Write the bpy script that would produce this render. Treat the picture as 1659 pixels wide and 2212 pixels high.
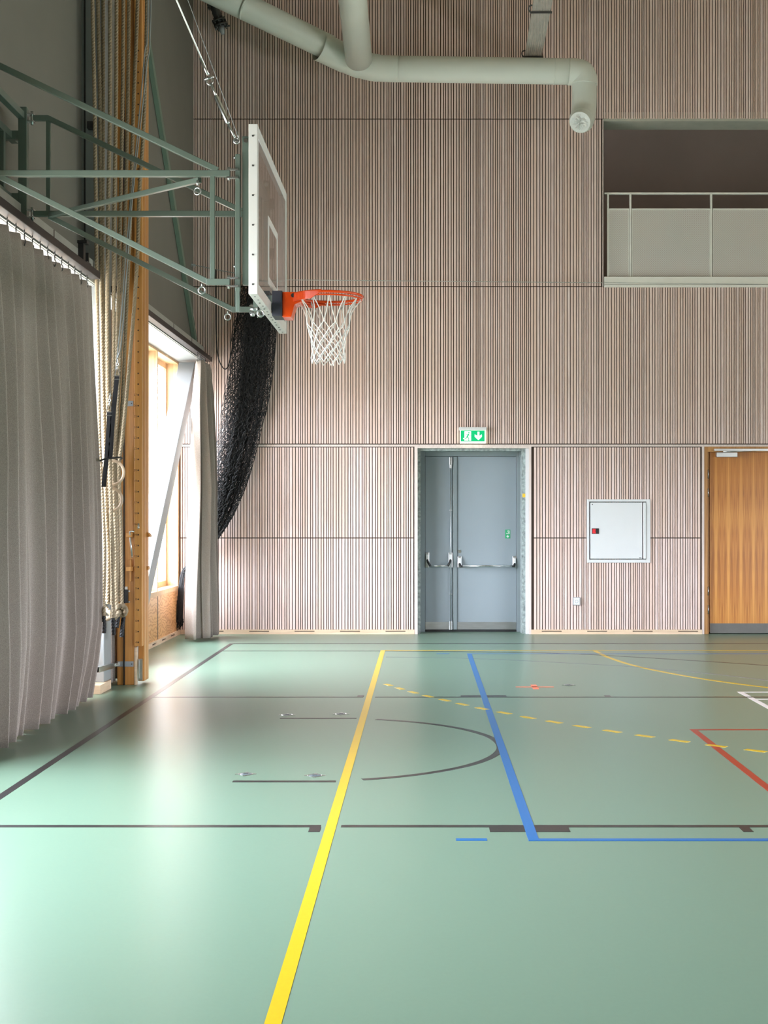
import bpy, math, random
from mathutils import Vector, Matrix
R = random.Random(7)
SC = bpy.context.scene
COL = SC.collection
for o in list(bpy.data.objects): bpy.data.objects.remove(o)

# ---------------------------------------------------------------- camera
FPX, VX, VY, CH = 2950.0, 912.0, 1118.0, 1.545
cam = bpy.data.cameras.new('camera'); camo = bpy.data.objects.new('camera', cam); COL.objects.link(camo)
cam.sensor_fit = 'VERTICAL'; cam.sensor_height = 36.0; cam.sensor_width = 27.0
cam.lens = 36.0 * FPX / 2212.0
cam.shift_x = -(VX - 829.5) / 2212.0
cam.shift_y = (VY - 1106.0) / 2212.0
cam.clip_start = 0.05; cam.clip_end = 500
camo.location = (0, 0, CH); camo.rotation_euler = (math.pi / 2, 0, 0)
SC.camera = camo

# ---------------------------------------------------------------- world, exposure
SC.view_settings.view_transform = 'Standard'; SC.view_settings.look = 'None'
SC.view_settings.gamma = 1.0; SC.view_settings.use_curve_mapping = False
SC.view_settings.exposure = 1.06
wd = bpy.data.worlds.new('overcast_sky'); SC.world = wd; wd.use_nodes = True
nt = wd.node_tree; nt.nodes.clear()
out = nt.nodes.new('ShaderNodeOutputWorld'); bg = nt.nodes.new('ShaderNodeBackground')
tc = nt.nodes.new('ShaderNodeTexCoord'); sp = nt.nodes.new('ShaderNodeSeparateXYZ'); cr = nt.nodes.new('ShaderNodeValToRGB')
nt.links.new(tc.outputs['Generated'], sp.inputs[0]); nt.links.new(sp.outputs['Z'], cr.inputs[0])
e = cr.color_ramp.elements
e[0].position = 0.0; e[0].color = (0.30, 0.31, 0.30, 1)
e[1].position = 0.08; e[1].color = (0.85, 0.90, 1.0, 1)
nt.links.new(cr.outputs[0], bg.inputs['Color']); nt.links.new(bg.outputs[0], out.inputs[0])
mrg = nt.nodes.new('ShaderNodeMapRange'); nt.links.new(sp.outputs['X'], mrg.inputs['Value'])   # sky set stronger on the left to add light from that side
mrg.inputs['From Min'].default_value = -1; mrg.inputs['From Max'].default_value = 1; mrg.inputs['To Min'].default_value = 18.5; mrg.inputs['To Max'].default_value = 15.0
nt.links.new(mrg.outputs[0], bg.inputs['Strength'])

def area(name, loc, rot, sx, sy, energy=0, color=(1, 1, 1), portal=False):
    l = bpy.data.lights.new(name, 'AREA'); l.shape = 'RECTANGLE'; l.size = sx; l.size_y = sy
    l.energy = energy; l.color = color
    if portal: l.cycles.is_portal = True
    o = bpy.data.objects.new(name, l); COL.objects.link(o); o.location = loc; o.rotation_euler = rot
    return o
# portal that guides the sky light in through the window band of the left wall
area('window_portal', (-3.65, 11.0, 2.1), (0, -math.pi / 2, 0), 3.2, 15.0, portal=True)

area('window_portal', (9.4, 7.0, 2.0), (0, math.pi / 2, 0), 1.6, 10.0, portal=True)   # opening added in the unseen right wall for fill light

# ---------------------------------------------------------------- helpers
def P(px, py, Y): return Vector(((px - VX) * Y / FPX, Y, CH + (VY - py) * Y / FPX))
def G(px, py):
    Y = CH * FPX / (py - VY); return Vector(((px - VX) * Y / FPX, Y, 0))
def XY(px, Y): return (px - VX) * Y / FPX
def ZY(py, Y): return CH + (VY - py) * Y / FPX

def srgb(r, g, b):
    f = lambda c: (c / 255) / 12.92 if c / 255 <= 0.04045 else ((c / 255 + 0.055) / 1.055) ** 2.4
    return (f(r), f(g), f(b), 1)

def new_mat(name):
    m = bpy.data.materials.new(name); m.use_nodes = True
    n = m.node_tree.nodes; b = n['Principled BSDF']
    return m, n, m.node_tree.links, b

def mat(name, col, rough=0.5, metal=0.0, noise=0.06, nscale=8.0, stretch=(1, 1, 1), bump=0.0, bscale=60, spec=0.5, emit=None, estr=1.0, sheen=0):
    m, n, L, b = new_mat(name)
    t = n.new('ShaderNodeTexCoord'); mp = n.new('ShaderNodeMapping'); nz = n.new('ShaderNodeTexNoise')
    mp.inputs['Scale'].default_value = stretch
    L.new(t.outputs['Object'], mp.inputs[0]); L.new(mp.outputs[0], nz.inputs['Vector'])
    nz.inputs['Scale'].default_value = nscale; nz.inputs['Detail'].default_value = 4
    r = n.new('ShaderNodeValToRGB'); L.new(nz.outputs[0], r.inputs[0])
    c = col if len(col) == 4 else (*col, 1)
    r.color_ramp.elements[0].position = 0.3; r.color_ramp.elements[1].position = 0.7
    r.color_ramp.elements[0].color = tuple(x * (1 - noise) for x in c[:3]) + (1,)
    r.color_ramp.elements[1].color = tuple(min(1, x * (1 + noise)) for x in c[:3]) + (1,)
    L.new(r.outputs[0], b.inputs['Base Color'])
    b.inputs['Roughness'].default_value = rough; b.inputs['Metallic'].default_value = metal
    b.inputs['Specular IOR Level'].default_value = spec
    if sheen: b.inputs['Sheen Weight'].default_value = sheen
    if bump:
        n2 = n.new('ShaderNodeTexNoise'); n2.inputs['Scale'].default_value = bscale; L.new(mp.outputs[0], n2.inputs['Vector'])
        bp = n.new('ShaderNodeBump'); bp.inputs['Strength'].default_value = bump; bp.inputs['Distance'].default_value = 0.01
        L.new(n2.outputs[0], bp.inputs['Height']); L.new(bp.outputs[0], b.inputs['Normal'])
    if emit:
        b.inputs['Emission Color'].default_value = emit if len(emit) == 4 else (*emit, 1)
        b.inputs['Emission Strength'].default_value = estr
    return m

def setp(o, label=None, cat=None, group=None, kind=None):
    if label: o['label'] = label
    if cat: o['category'] = cat
    if group: o['group'] = group
    if kind: o['kind'] = kind
    return o

def worldorg(o):
    v = Vector((0, 0, 0))
    while o: v += Vector(o.location); o = o.parent
    return v

def thing(name, loc, label=None, cat=None, group=None, kind=None):
    o = bpy.data.objects.new(name, None); COL.objects.link(o); o.location = loc; o.empty_display_size = 0.1
    return setp(o, label, cat, group, kind)

class MB:
    def __init__(s): s.v = []; s.f = []; s.sm = []; s.a = []
    def add(s, vs, fs, smooth=False, a=0.0):
        k = len(s.v); s.v += [tuple(v) for v in vs]
        for f in fs: s.f.append(tuple(i + k for i in f)); s.sm.append(smooth); s.a.append(a)
        return s
    def box(s, x0, x1, y0, y1, z0, z1, a=0.0):
        vs = [(x, y, z) for x in (x0, x1) for y in (y0, y1) for z in (z0, z1)]
        return s.add(vs, [(0, 1, 3, 2), (4, 6, 7, 5), (0, 4, 5, 1), (2, 3, 7, 6), (0, 2, 6, 4), (1, 5, 7, 3)], a=a)
    def bar(s, p, q, w, h=None, up=(0, 0, 1), ext=0.0):
        h = h or w; p = Vector(p); q = Vector(q); d = (q - p).normalized(); p = p - d * ext; q = q + d * ext
        u = Vector(up); side = d.cross(u)
        if side.length < 1e-4: side = d.cross(Vector((0, 1, 0)))
        side.normalize(); u = side.cross(d).normalized()
        vs = []
        for c in (p, q):
            for sx, sy in ((-1, -1), (1, -1), (1, 1), (-1, 1)): vs.append(c + side * sx * w / 2 + u * sy * h / 2)
        return s.add(vs, [(3, 2, 1, 0), (4, 5, 6, 7), (0, 1, 5, 4), (1, 2, 6, 5), (2, 3, 7, 6), (3, 0, 4, 7)])
    def tube(s, pts, r, n=10, closed=False, cap=True, lobes=None, pitch=0.07, rot=0.0):
        pts = [Vector(p) for p in pts]; N = len(pts)
        rr = r if isinstance(r, (list, tuple)) else [r] * N
        T = []
        for i in range(N):
            if closed: d = pts[(i + 1) % N] - pts[i - 1]
            else: d = pts[min(i + 1, N - 1)] - pts[max(i - 1, 0)]
            T.append(d.normalized())
        up = Vector((0, 1, 0)) if abs(T[0].y) < 0.9 else Vector((1, 0, 0))
        nrm = (up - T[0] * up.dot(T[0])).normalized(); vs = []; L = 0.0
        for i in range(N):
            if i: L += (pts[i] - pts[i - 1]).length
            nrm = (nrm - T[i] * nrm.dot(T[i]))
            nrm.normalize(); b = T[i].cross(nrm)
            for k in range(n):
                a = 2 * math.pi * k / n + rot; q = rr[i]
                if lobes:
                    q = rr[i] * (0.70 + 0.30 * abs(math.cos(lobes / 2 * a)) ** 0.6); a += 2 * math.pi * L / pitch
                vs.append(pts[i] + nrm * math.cos(a) * q + b * math.sin(a) * q)
        fs = []
        M = N if closed else N - 1
        for i in range(M):
            j = (i + 1) % N
            for k in range(n):
                fs.append((i * n + k, i * n + (k + 1) % n, j * n + (k + 1) % n, j * n + k))
        s.add(vs, fs, smooth=True)
        if cap and not closed:
            k0 = len(s.v) - len(vs)
            s.f.append(tuple(k0 + k for k in reversed(range(n)))); s.sm.append(False); s.a.append(0.0)
            s.f.append(tuple(k0 + (N - 1) * n + k for k in range(n))); s.sm.append(False); s.a.append(0.0)
        return s
    def prism(s, poly, f, t):
        """poly: 2D points; f maps (u,v,w) to world; w from 0 to t"""
        n = len(poly); vs = [f(u, v, 0) for u, v in poly] + [f(u, v, t) for u, v in poly]
        fs = [tuple(range(n)), tuple(reversed(range(n, 2 * n)))] + [(i, i + n, (i + 1) % n + n, (i + 1) % n) for i in range(n)]
        return s.add(vs, fs)
    def disc(s, c, nrm, r, t, n=20):
        nrm = Vector(nrm).normalized(); c = Vector(c)
        return s.tube([c, c + nrm * t], r, n)
    def lathe(s, prof, c, n=24):
        vs = []; c = Vector(c)
        for r, z in prof:
            for k in range(n):
                a = 2 * math.pi * k / n; vs.append(c + Vector((r * math.cos(a), r * math.sin(a), z)))
        fs = [(i * n + k, i * n + (k + 1) % n, (i + 1) * n + (k + 1) % n, (i + 1) * n + k) for i in range(len(prof) - 1) for k in range(n)]
        return s.add(vs, fs, smooth=True)
    def build(s, name, m, parent=None, bevel=0.0, label=None, cat=None, group=None, kind=None, attr=False, org=None, recalc=True):
        if parent is not None: off = worldorg(parent); loc = Vector((0, 0, 0))
        else:
            if org is None:
                xs, ys, zs = zip(*s.v); org = Vector(((min(xs) + max(xs)) / 2, (min(ys) + max(ys)) / 2, min(zs)))
            off = Vector(org); loc = off
        me = bpy.data.meshes.new(name)
        me.from_pydata([(a - off.x, b - off.y, c - off.z) for a, b, c in s.v], [], s.f)
        me.polygons.foreach_set('use_smooth', s.sm)
        if attr:
            at = me.attributes.new('rnd', 'FLOAT', 'FACE'); at.data.foreach_set('value', s.a)
        me.materials.append(m); me.update()
        if recalc:
            import bmesh
            bm = bmesh.new(); bm.from_mesh(me); bmesh.ops.recalc_face_normals(bm, faces=bm.faces); bm.to_mesh(me); bm.free()
        o = bpy.data.objects.new(name, me); COL.objects.link(o); o.location = loc
        if parent is not None: o.parent = parent
        if bevel:
            bv = o.modifiers.new('bevel', 'BEVEL'); bv.width = bevel; bv.segments = 2; bv.limit_method = 'ANGLE'
        return setp(o, label, cat, group, kind)

def spline(pts, n=12, closed=False):
    pts = [Vector(p) for p in pts]; N = len(pts); res = []
    rng = range(N if closed else N - 1)
    for i in rng:
        if closed: a, b, c, d = pts[i - 1], pts[i], pts[(i + 1) % N], pts[(i + 2) % N]
        else: a, b, c, d = pts[max(i - 1, 0)], pts[i], pts[i + 1], pts[min(i + 2, N - 1)]
        for k in range(n):
            t = k / n
            res.append(0.5 * ((2 * b) + (c - a) * t + (2 * a - 5 * b + 4 * c - d) * t * t + (3 * b - 3 * c + d - a) * t ** 3))
    if not closed: res.append(pts[-1])
    return res

def resample(pts, step):
    res = [pts[0]]; acc = 0.0
    for i in range(1, len(pts)):
        a, b = pts[i - 1], pts[i]; L = (b - a).length
        if L < 1e-9: continue
        t = step - acc
        while t <= L: res.append(a + (b - a) * (t / L)); t += step
        acc = (acc + L) % step if L >= step - acc else acc + L
    res.append(pts[-1]); return res

def ring(c, r, nrm=(0, 1, 0), n=20):
    nrm = Vector(nrm).normalized(); u = nrm.orthogonal().normalized(); v = nrm.cross(u); c = Vector(c)
    return [c + u * math.cos(2 * math.pi * k / n) * r + v * math.sin(2 * math.pi * k / n) * r for k in range(n)]

# ---------------------------------------------------------------- materials
def wood_mat(name, ca, cb, cc=None, rough=0.5, scale=(18, 18, 0.7), use_attr=False, bump=0.15):
    m, n, L, b = new_mat(name)
    t = n.new('ShaderNodeTexCoord'); mp = n.new('ShaderNodeMapping'); mp.inputs['Scale'].default_value = scale
    L.new(t.outputs['Object'], mp.inputs[0])
    vec = mp.outputs[0]
    if use_attr:
        at = n.new('ShaderNodeAttribute'); at.attribute_name = 'rnd'
        cx = n.new('ShaderNodeCombineXYZ'); mu = n.new('ShaderNodeMath'); mu.operation = 'MULTIPLY'; mu.inputs[1].default_value = 57.0
        L.new(at.outputs['Fac'], mu.inputs[0]); L.new(mu.outputs[0], cx.inputs[0]); L.new(mu.outputs[0], cx.inputs[2])
        ad = n.new('ShaderNodeVectorMath'); ad.operation = 'ADD'; L.new(vec, ad.inputs[0]); L.new(cx.outputs[0], ad.inputs[1]); vec = ad.outputs[0]
    nz = n.new('ShaderNodeTexNoise'); nz.inputs['Scale'].default_value = 3; nz.inputs['Detail'].default_value = 6; nz.inputs['Distortion'].default_value = 0.6
    L.new(vec, nz.inputs['Vector'])
    r = n.new('ShaderNodeValToRGB'); L.new(nz.outputs[0], r.inputs[0])
    r.color_ramp.elements[0].position = 0.32; r.color_ramp.elements[0].color = ca
    r.color_ramp.elements[1].position = 0.66; r.color_ramp.elements[1].color = cb
    col = r.outputs[0]
    if use_attr and cc:
        mx = n.new('ShaderNodeMix'); mx.data_type = 'RGBA'; L.new(col, mx.inputs['A']); mx.inputs['B'].default_value = cc
        pw = n.new('ShaderNodeMath'); pw.operation = 'MULTIPLY'; pw.inputs[1].default_value = 0.6; L.new(at.outputs['Fac'], pw.inputs[0])
        L.new(pw.outputs[0], mx.inputs['Factor']); col = mx.outputs['Result']
    L.new(col, b.inputs['Base Color']); b.inputs['Roughness'].default_value = rough
    if bump:
        bp = n.new('ShaderNodeBump'); bp.inputs['Strength'].default_value = bump; bp.inputs['Distance'].default_value = 0.004
        L.new(nz.outputs[0], bp.inputs['Height']); L.new(bp.outputs[0], b.inputs['Normal'])
    return m

M_slat = wood_mat('stained_slat', (0.69, 0.53, 0.485, 1), (0.84, 0.69, 0.655, 1), (0.70, 0.495, 0.39, 1), 0.6, (14, 14, 0.9), True)
M_palewood = wood_mat('pale_trim', (0.64, 0.54, 0.50, 1), (0.76, 0.65, 0.61, 1), rough=0.6)
M_dark = mat('dark_backing', (0.085, 0.058, 0.048), 0.9)
M_birch = wood_mat('birch_plinth', (0.66, 0.47, 0.32, 1), (0.78, 0.6, 0.43, 1), rough=0.5, scale=(1, 1, 14))
M_pine = wood_mat('lacquered_pine', (0.46, 0.19, 0.042, 1), (0.62, 0.29, 0.08, 1), rough=0.35, scale=(22, 22, 0.6))
M_pine2 = wood_mat('lacquered_pine_strip', (0.52, 0.23, 0.06, 1), (0.66, 0.33, 0.10, 1), rough=0.35, scale=(30, 30, 0.9))
M_fin = wood_mat('window_spruce', (0.52, 0.31, 0.15, 1), (0.66, 0.44, 0.24, 1), rough=0.5, scale=(12, 12, 0.6))
M_grey = mat('grey_plaster', (0.185, 0.18, 0.158), 0.7, noise=0.03, nscale=2)
M_white = mat('white_paint', (0.68, 0.69, 0.69), 0.45, noise=0.02)
M_steelgrey = mat('grey_painted_steel', (0.33, 0.36, 0.37), 0.42, noise=0.03)
M_bluegrey = mat('light_steel_paint', (0.33, 0.35, 0.37), 0.4, noise=0.02)
M_green = mat('green_steel', (0.12, 0.16, 0.135), 0.32, noise=0.04, nscale=4)
M_brace = mat('green_brace', (0.17, 0.24, 0.19), 0.45, noise=0.04)
M_chrome = mat('galvanised_steel', (0.62, 0.64, 0.64), 0.28, 1.0, noise=0.08, nscale=40)
M_alu = mat('brushed_aluminium', (0.60, 0.61, 0.63), 0.36, 1.0, noise=0.10, nscale=6, stretch=(1, 1, 20))
M_tray = mat('zinc_coated_tray', (0.55, 0.54, 0.50), 0.45, 0.3, noise=0.06)
M_black = mat('black_plastic', (0.02, 0.02, 0.022), 0.4)
M_blackcord = mat('black_cord', (0.012, 0.012, 0.014), 0.6)
M_pad = mat('navy_pad', (0.028, 0.032, 0.05), 0.5)
M_orange = mat('orange_enamel', (0.80, 0.075, 0.008), 0.22, noise=0.03)
M_brown = mat('brown_rail', (0.022, 0.016, 0.016), 0.5)
M_duct = mat('duct_paint', (0.68, 0.72, 0.66), 0.42, noise=0.03, nscale=2)
M_film = mat('plastic_film', (0.72, 0.74, 0.72), 0.18, bump=1.0, bscale=14)
M_net = mat('white_cord', (0.82, 0.81, 0.79), 0.6)
M_rope = mat('hemp_rope', (0.37, 0.295, 0.20), 0.85, noise=0.10, nscale=60, bump=0.2, bscale=180)
M_ringwood = wood_mat('ring_wood', (0.56, 0.40, 0.27, 1), (0.68, 0.52, 0.38, 1), rough=0.35, scale=(6, 6, 6))
M_curtain = mat('curtain_wool', (0.40, 0.34, 0.305), 0.9, noise=0.28, nscale=260, bump=0.25, bscale=300, sheen=0.2)
M_doorgrey = mat('grey_door_paint', (0.27, 0.315, 0.345), 0.36, noise=0.03, nscale=1.2)
M_doorframe = mat('grey_frame_paint', (0.22, 0.26, 0.275), 0.4, noise=0.03)
M_concrete = mat('raw_concrete', (0.30, 0.35, 0.345), 0.8, noise=0.45, nscale=22, bump=0.5, bscale=30)
M_cab = mat('cabinet_white', (0.69, 0.70, 0.71), 0.35, noise=0.01)
M_red = mat('red_latch', (0.75, 0.03, 0.04), 0.35)
M_gloom = mat('balcony_wall_paint', (0.62, 0.52, 0.48), 0.8, noise=0.05, nscale=1)
M_rail = mat('rail_paint', (0.80, 0.79, 0.73), 0.5, noise=0.03)
M_kick = mat('dark_kickplate', (0.125, 0.12, 0.11), 0.4)
M_signgreen = mat('sign_green', (0.0, 0.22, 0.08), 0.4, noise=0, emit=(0.0, 0.26, 0.085), estr=0.8)
M_signwhite = mat('sign_white', (0.8, 0.85, 0.8), 0.4, noise=0, emit=(0.75, 1.0, 0.82), estr=1.1)
M_stickergreen = mat('sticker_green', (0.03, 0.36, 0.15), 0.5)
M_yellowfoam = mat('yellow_foam', (0.75, 0.5, 0.04), 0.8)
M_bolt = mat('bolt_dark', (0.10, 0.10, 0.10), 0.4, 0.7)
M_ink = mat('burnt_ink', (0.07, 0.03, 0.015), 0.7)
M_white2 = mat('board_frame_white', (0.72, 0.72, 0.71), 0.35, noise=0.02)

# floor linoleum and paint
def floor_mat(name, col, rough, amp=0.05, scr=True):
    m, n, L, b = new_mat(name)
    t = n.new('ShaderNodeTexCoord'); nz = n.new('ShaderNodeTexNoise'); nz.inputs['Scale'].default_value = 45; nz.inputs['Detail'].default_value = 2
    L.new(t.outputs['Object'], nz.inputs['Vector'])
    r = n.new('ShaderNodeValToRGB'); L.new(nz.outputs[0], r.inputs[0])
    r.color_ramp.elements[0].position = 0.3; r.color_ramp.elements[1].position = 0.7
    r.color_ramp.elements[0].color = tuple(c * (1 - amp) for c in col) + (1,)
    r.color_ramp.elements[1].color = tuple(c * (1 + amp) for c in col) + (1,)
    colr = r.outputs[0]
    if scr:  # pale scuffs
        mp = n.new('ShaderNodeMapping'); mp.inputs['Rotation'].default_value = (0, 0, 0.5); mp.inputs['Scale'].default_value = (1.2, 26, 1)
        L.new(t.outputs['Object'], mp.inputs[0]); n2 = n.new('ShaderNodeTexNoise'); n2.inputs['Scale'].default_value = 1.5; n2.inputs['Detail'].default_value = 2; n2.inputs['Distortion'].default_value = 0.3
        L.new(mp.outputs[0], n2.inputs['Vector'])
        r2 = n.new('ShaderNodeValToRGB'); L.new(n2.outputs[0], r2.inputs[0]); r2.color_ramp.elements[0].position = 0.74; r2.color_ramp.elements[1].position = 0.95
        r2.color_ramp.elements[1].color = (0.2, 0.2, 0.2, 1)
        mx = n.new('ShaderNodeMix'); mx.data_type = 'RGBA'; L.new(r2.outputs[0], mx.inputs['Factor']); L.new(colr, mx.inputs['A']); mx.inputs['B'].default_value = (0.6, 0.7, 0.6, 1)
        colr = mx.outputs['Result']
    L.new(colr, b.inputs['Base Color'])
    n3 = n.new('ShaderNodeTexNoise'); n3.inputs['Scale'].default_value = 3; n3.inputs['Detail'].default_value = 6; L.new(t.outputs['Object'], n3.inputs['Vector'])
    mr = n.new('ShaderNodeMapRange'); mr.inputs['To Min'].default_value = rough - 0.015; mr.inputs['To Max'].default_value = rough + 0.02
    b.inputs['Roughness'].default_value = rough
    return m
M_floor = floor_mat('green_linoleum', (0.135, 0.220, 0.160), 0.31, 0.015)
def line_mat(n, c): return floor_mat(n, c, 0.31, 0.02, False)
M_Lblack = line_mat('black_line_paint', (0.014, 0.013, 0.015)); M_Lyellow = line_mat('yellow_line_paint', (0.56, 0.365, 0.002))
M_Lblue = line_mat('blue_line_paint', (0.0, 0.11, 0.34)); M_Lred = line_mat('red_line_paint', (0.30, 0.02, 0.008))
M_Lwhite = line_mat('white_line_paint', (0.75, 0.72, 0.72)); M_Lorange = line_mat('orange_line_paint', (0.85, 0.17, 0.07)); M_Lgrey = line_mat('grey_line_paint', (0.12, 0.15, 0.17))

# glass: transparent plus fresnel gloss
def glass_mat(name, tint=(0.93, 0.96, 0.95, 1), rough=0.02, ior=1.45):
    m = bpy.data.materials.new(name); m.use_nodes = True; n = m.node_tree.nodes; L = m.node_tree.links; n.clear()
    o = n.new('ShaderNodeOutputMaterial'); mx = n.new('ShaderNodeMixShader'); tr = n.new('ShaderNodeBsdfTransparent'); gl = n.new('ShaderNodeBsdfGlossy'); lw = n.new('ShaderNodeLayerWeight'); pw = n.new('ShaderNodeMath'); pw.operation = 'POWER'; fr = n.new('ShaderNodeMath'); fr.operation = 'MULTIPLY_ADD'
    tr.inputs[0].default_value = tint; gl.inputs['Roughness'].default_value = rough; lw.inputs['Blend'].default_value = 0.5; pw.inputs[1].default_value = 5.0; fr.inputs[1].default_value = 0.9; fr.inputs[2].default_value = 0.04
    L.new(lw.outputs['Facing'], pw.inputs[0]); L.new(pw.outputs[0], fr.inputs[0])
    L.new(fr.outputs[0], mx.inputs[0]); L.new(tr.outputs[0], mx.inputs[1]); L.new(gl.outputs[0], mx.inputs[2]); L.new(mx.outputs[0], o.inputs[0])
    return m
M_glass = glass_mat('window_glass', (0.97, 0.98, 0.98, 1)); M_board = glass_mat('board_acrylic', (0.90, 0.88, 0.88, 1), 0.04)

# perforated sheet: round holes by procedural mask
def perf_mat():
    m, n, L, b = new_mat('perforated_sheet')
    b.inputs['Base Color'].default_value = (0.82, 0.80, 0.75, 1); b.inputs['Roughness'].default_value = 0.5
    t = n.new('ShaderNodeTexCoord'); mp = n.new('ShaderNodeMapping'); mp.inputs['Scale'].default_value = (58, 58, 58); mp.inputs['Rotation'].default_value = (0, math.pi / 4, 0)
    L.new(t.outputs['Object'], mp.inputs[0]); s = n.new('ShaderNodeSeparateXYZ'); L.new(mp.outputs[0], s.inputs[0])
    def cell(o):
        f = n.new('ShaderNodeMath'); f.operation = 'FRACT'; L.new(o, f.inputs[0])
        a = n.new('ShaderNodeMath'); a.operation = 'SUBTRACT'; L.new(f.outputs[0], a.inputs[0]); a.inputs[1].default_value = 0.5
        p = n.new('ShaderNodeMath'); p.operation = 'MULTIPLY'; L.new(a.outputs[0], p.inputs[0]); L.new(a.outputs[0], p.inputs[1]); return p
    a, c = cell(s.outputs['X']), cell(s.outputs['Z'])
    ad = n.new('ShaderNodeMath'); ad.operation = 'ADD'; L.new(a.outputs[0], ad.inputs[0]); L.new(c.outputs[0], ad.inputs[1])
    gt = n.new('ShaderNodeMath'); gt.operation = 'GREATER_THAN'; L.new(ad.outputs[0], gt.inputs[0]); gt.inputs[1].default_value = 0.33 ** 2
    L.new(gt.outputs[0], b.inputs['Alpha']); return m
M_perf = perf_mat()

# veneer with repeating flames for the wooden door
def veneer_mat():
    m, n, L, b = new_mat('cherry_veneer')
    t = n.new('ShaderNodeTexCoord'); s = n.new('ShaderNodeSeparateXYZ'); L.new(t.outputs['Object'], s.inputs[0])
    def math_(op, x, y=None, v=None):
        q = n.new('ShaderNodeMath'); q.operation = op
        if hasattr(x, 'links'): L.new(x, q.inputs[0])
        else: q.inputs[0].default_value = x
        if y is not None:
            if hasattr(y, 'links'): L.new(y, q.inputs[1])
            else: q.inputs[1].default_value = y
        return q.outputs[0]
    u = math_('DIVIDE', s.outputs['X'], 0.166); pp = math_('PINGPONG', math_('MULTIPLY', u, 2.0), 1.0)
    cx = n.new('ShaderNodeCombineXYZ'); L.new(math_('MULTIPLY', pp, 1.3), cx.inputs[0]); L.new(math_('MULTIPLY', s.outputs['Z'], 0.55), cx.inputs[2])
    nz = n.new('ShaderNodeTexNoise'); nz.inputs['Scale'].default_value = 3.2; nz.inputs['Detail'].default_value = 5; nz.inputs['Distortion'].default_value = 0.5; L.new(cx.outputs[0], nz.inputs['Vector'])
    # a pale tapering spine in the middle of each leaf
    w = math_('SUBTRACT', 1.0, math_('MULTIPLY', math_('ABSOLUTE', math_('SUBTRACT', s.outputs['Z'], 0.7)), 0.42))
    spine = math_('MULTIPLY', math_('SUBTRACT', 1.0, math_('MULTIPLY', pp, 2.6)), w)
    sm = n.new('ShaderNodeClamp'); L.new(spine, sm.inputs[0])
    v = math_('ADD', nz.outputs[0], math_('MULTIPLY', sm.outputs[0], 0.42))
    r = n.new('ShaderNodeValToRGB'); L.new(v, r.inputs[0])
    el = r.color_ramp.elements; el[0].position = 0.30; el[0].color = (0.31, 0.10, 0.012, 1); el[1].position = 0.85; el[1].color = (0.68, 0.31, 0.065, 1)
    x = el.new(0.5); x.color = (0.46, 0.165, 0.025, 1)
    L.new(r.outputs[0], b.inputs['Base Color']); b.inputs['Roughness'].default_value = 0.35
    return m
M_veneer = veneer_mat()

def plywood_mat():
    m, n, L, b = new_mat('fir_plywood')
    t = n.new('ShaderNodeTexCoord'); mp = n.new('ShaderNodeMapping'); mp.inputs['Scale'].default_value = (1, 1.3, 2.6); L.new(t.outputs['Object'], mp.inputs[0])
    w = n.new('ShaderNodeTexWave'); w.wave_type = 'BANDS'; w.bands_direction = 'Z'; w.inputs['Scale'].default_value = 2.4; w.inputs['Distortion'].default_value = 15; w.inputs['Detail'].default_value = 2.5; w.inputs['Detail Scale'].default_value = 1.2
    L.new(mp.outputs[0], w.inputs['Vector']); r = n.new('ShaderNodeValToRGB'); L.new(w.outputs[0], r.inputs[0])
    r.color_ramp.elements[0].color = (0.52, 0.23, 0.07, 1); r.color_ramp.elements[1].color = (0.74, 0.42, 0.18, 1); r.color_ramp.elements[1].position = 0.6
    L.new(r.outputs[0], b.inputs['Base Color']); b.inputs['Roughness'].default_value = 0.35; return m
M_ply = plywood_mat()

# ================================================================ SETTING
YB = 18.09      # face of the slatted back wall
XL = -3.03      # upper left wall
XW = -3.22      # inner plane of the window wall
CEIL = 9.3
XR, YF = 9.0, -9.0
floor = MB().box(-3.6, XR, YF, 18.75, -0.12, 0.0).build('floor', M_floor, kind='structure', org=(0, 0, 0))
MB().box(-3.6, XR, YF, 22.0, CEIL, CEIL + 0.2).build('ceiling', mat('ceiling_panels', (0.62, 0.54, 0.43), 0.9), kind='structure')
MB().box(-3.5, XR, YF - 0.2, YF, 0, CEIL).build('wall_front', mat('warm_far_wall', (0.44, 0.35, 0.26), 0.8), kind='structure')
w = MB(); w.box(XR, XR + 0.25, YF, 22, 0, 1.2); w.box(XR, XR + 0.25, YF, 22, 2.8, CEIL)
w.box(XR, XR + 0.25, YF, 2.0, 1.2, 2.8); w.box(XR, XR + 0.25, 12.0, 22, 1.2, 2.8)  # gap left open in this unseen wall to let fill light in
w.build('wall_right', mat('warm_side_wall', (0.58, 0.47, 0.36), 0.8), kind='structure')

# ---- back wall
slats = []
x = -3.2; rr = random.Random(3)
while x < XR:
    p = rr.choice([0.026, 0.030, 0.041, 0.041, 0.034]); slats.append((x, x + p - 0.0105, rr.random())); x += p
OX0, OX1, OZ = -0.061, 1.417, 2.477       # grey double door opening
D2 = 3.735                                # wooden door opening starts
BX, BZ0, BZ1 = 2.40, 4.606, 6.80          # balcony opening
wb = MB()
wb.box(-3.40, OX0 - 0.045, YB + 0.022, YB + 0.3, 0, 2.50); wb.box(OX1 + 0.03, D2 - 0.02, YB + 0.022, YB + 0.3, 0, 2.50)
wb.box(5.2, XR, YB + 0.022, YB + 0.3, 0, 2.50)
wb.box(-3.40, XR, YB + 0.022, YB + 0.3, 2.50, BZ0); wb.box(-3.40, BX, YB + 0.022, YB + 0.3, BZ0, BZ1 + 0.01); wb.box(-3.40, XR, YB + 0.022, YB + 0.3, BZ1 + 0.01, CEIL)
wall_back = wb.build('wall_back', M_dark, kind='structure', org=(0, YB, 0))
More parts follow.
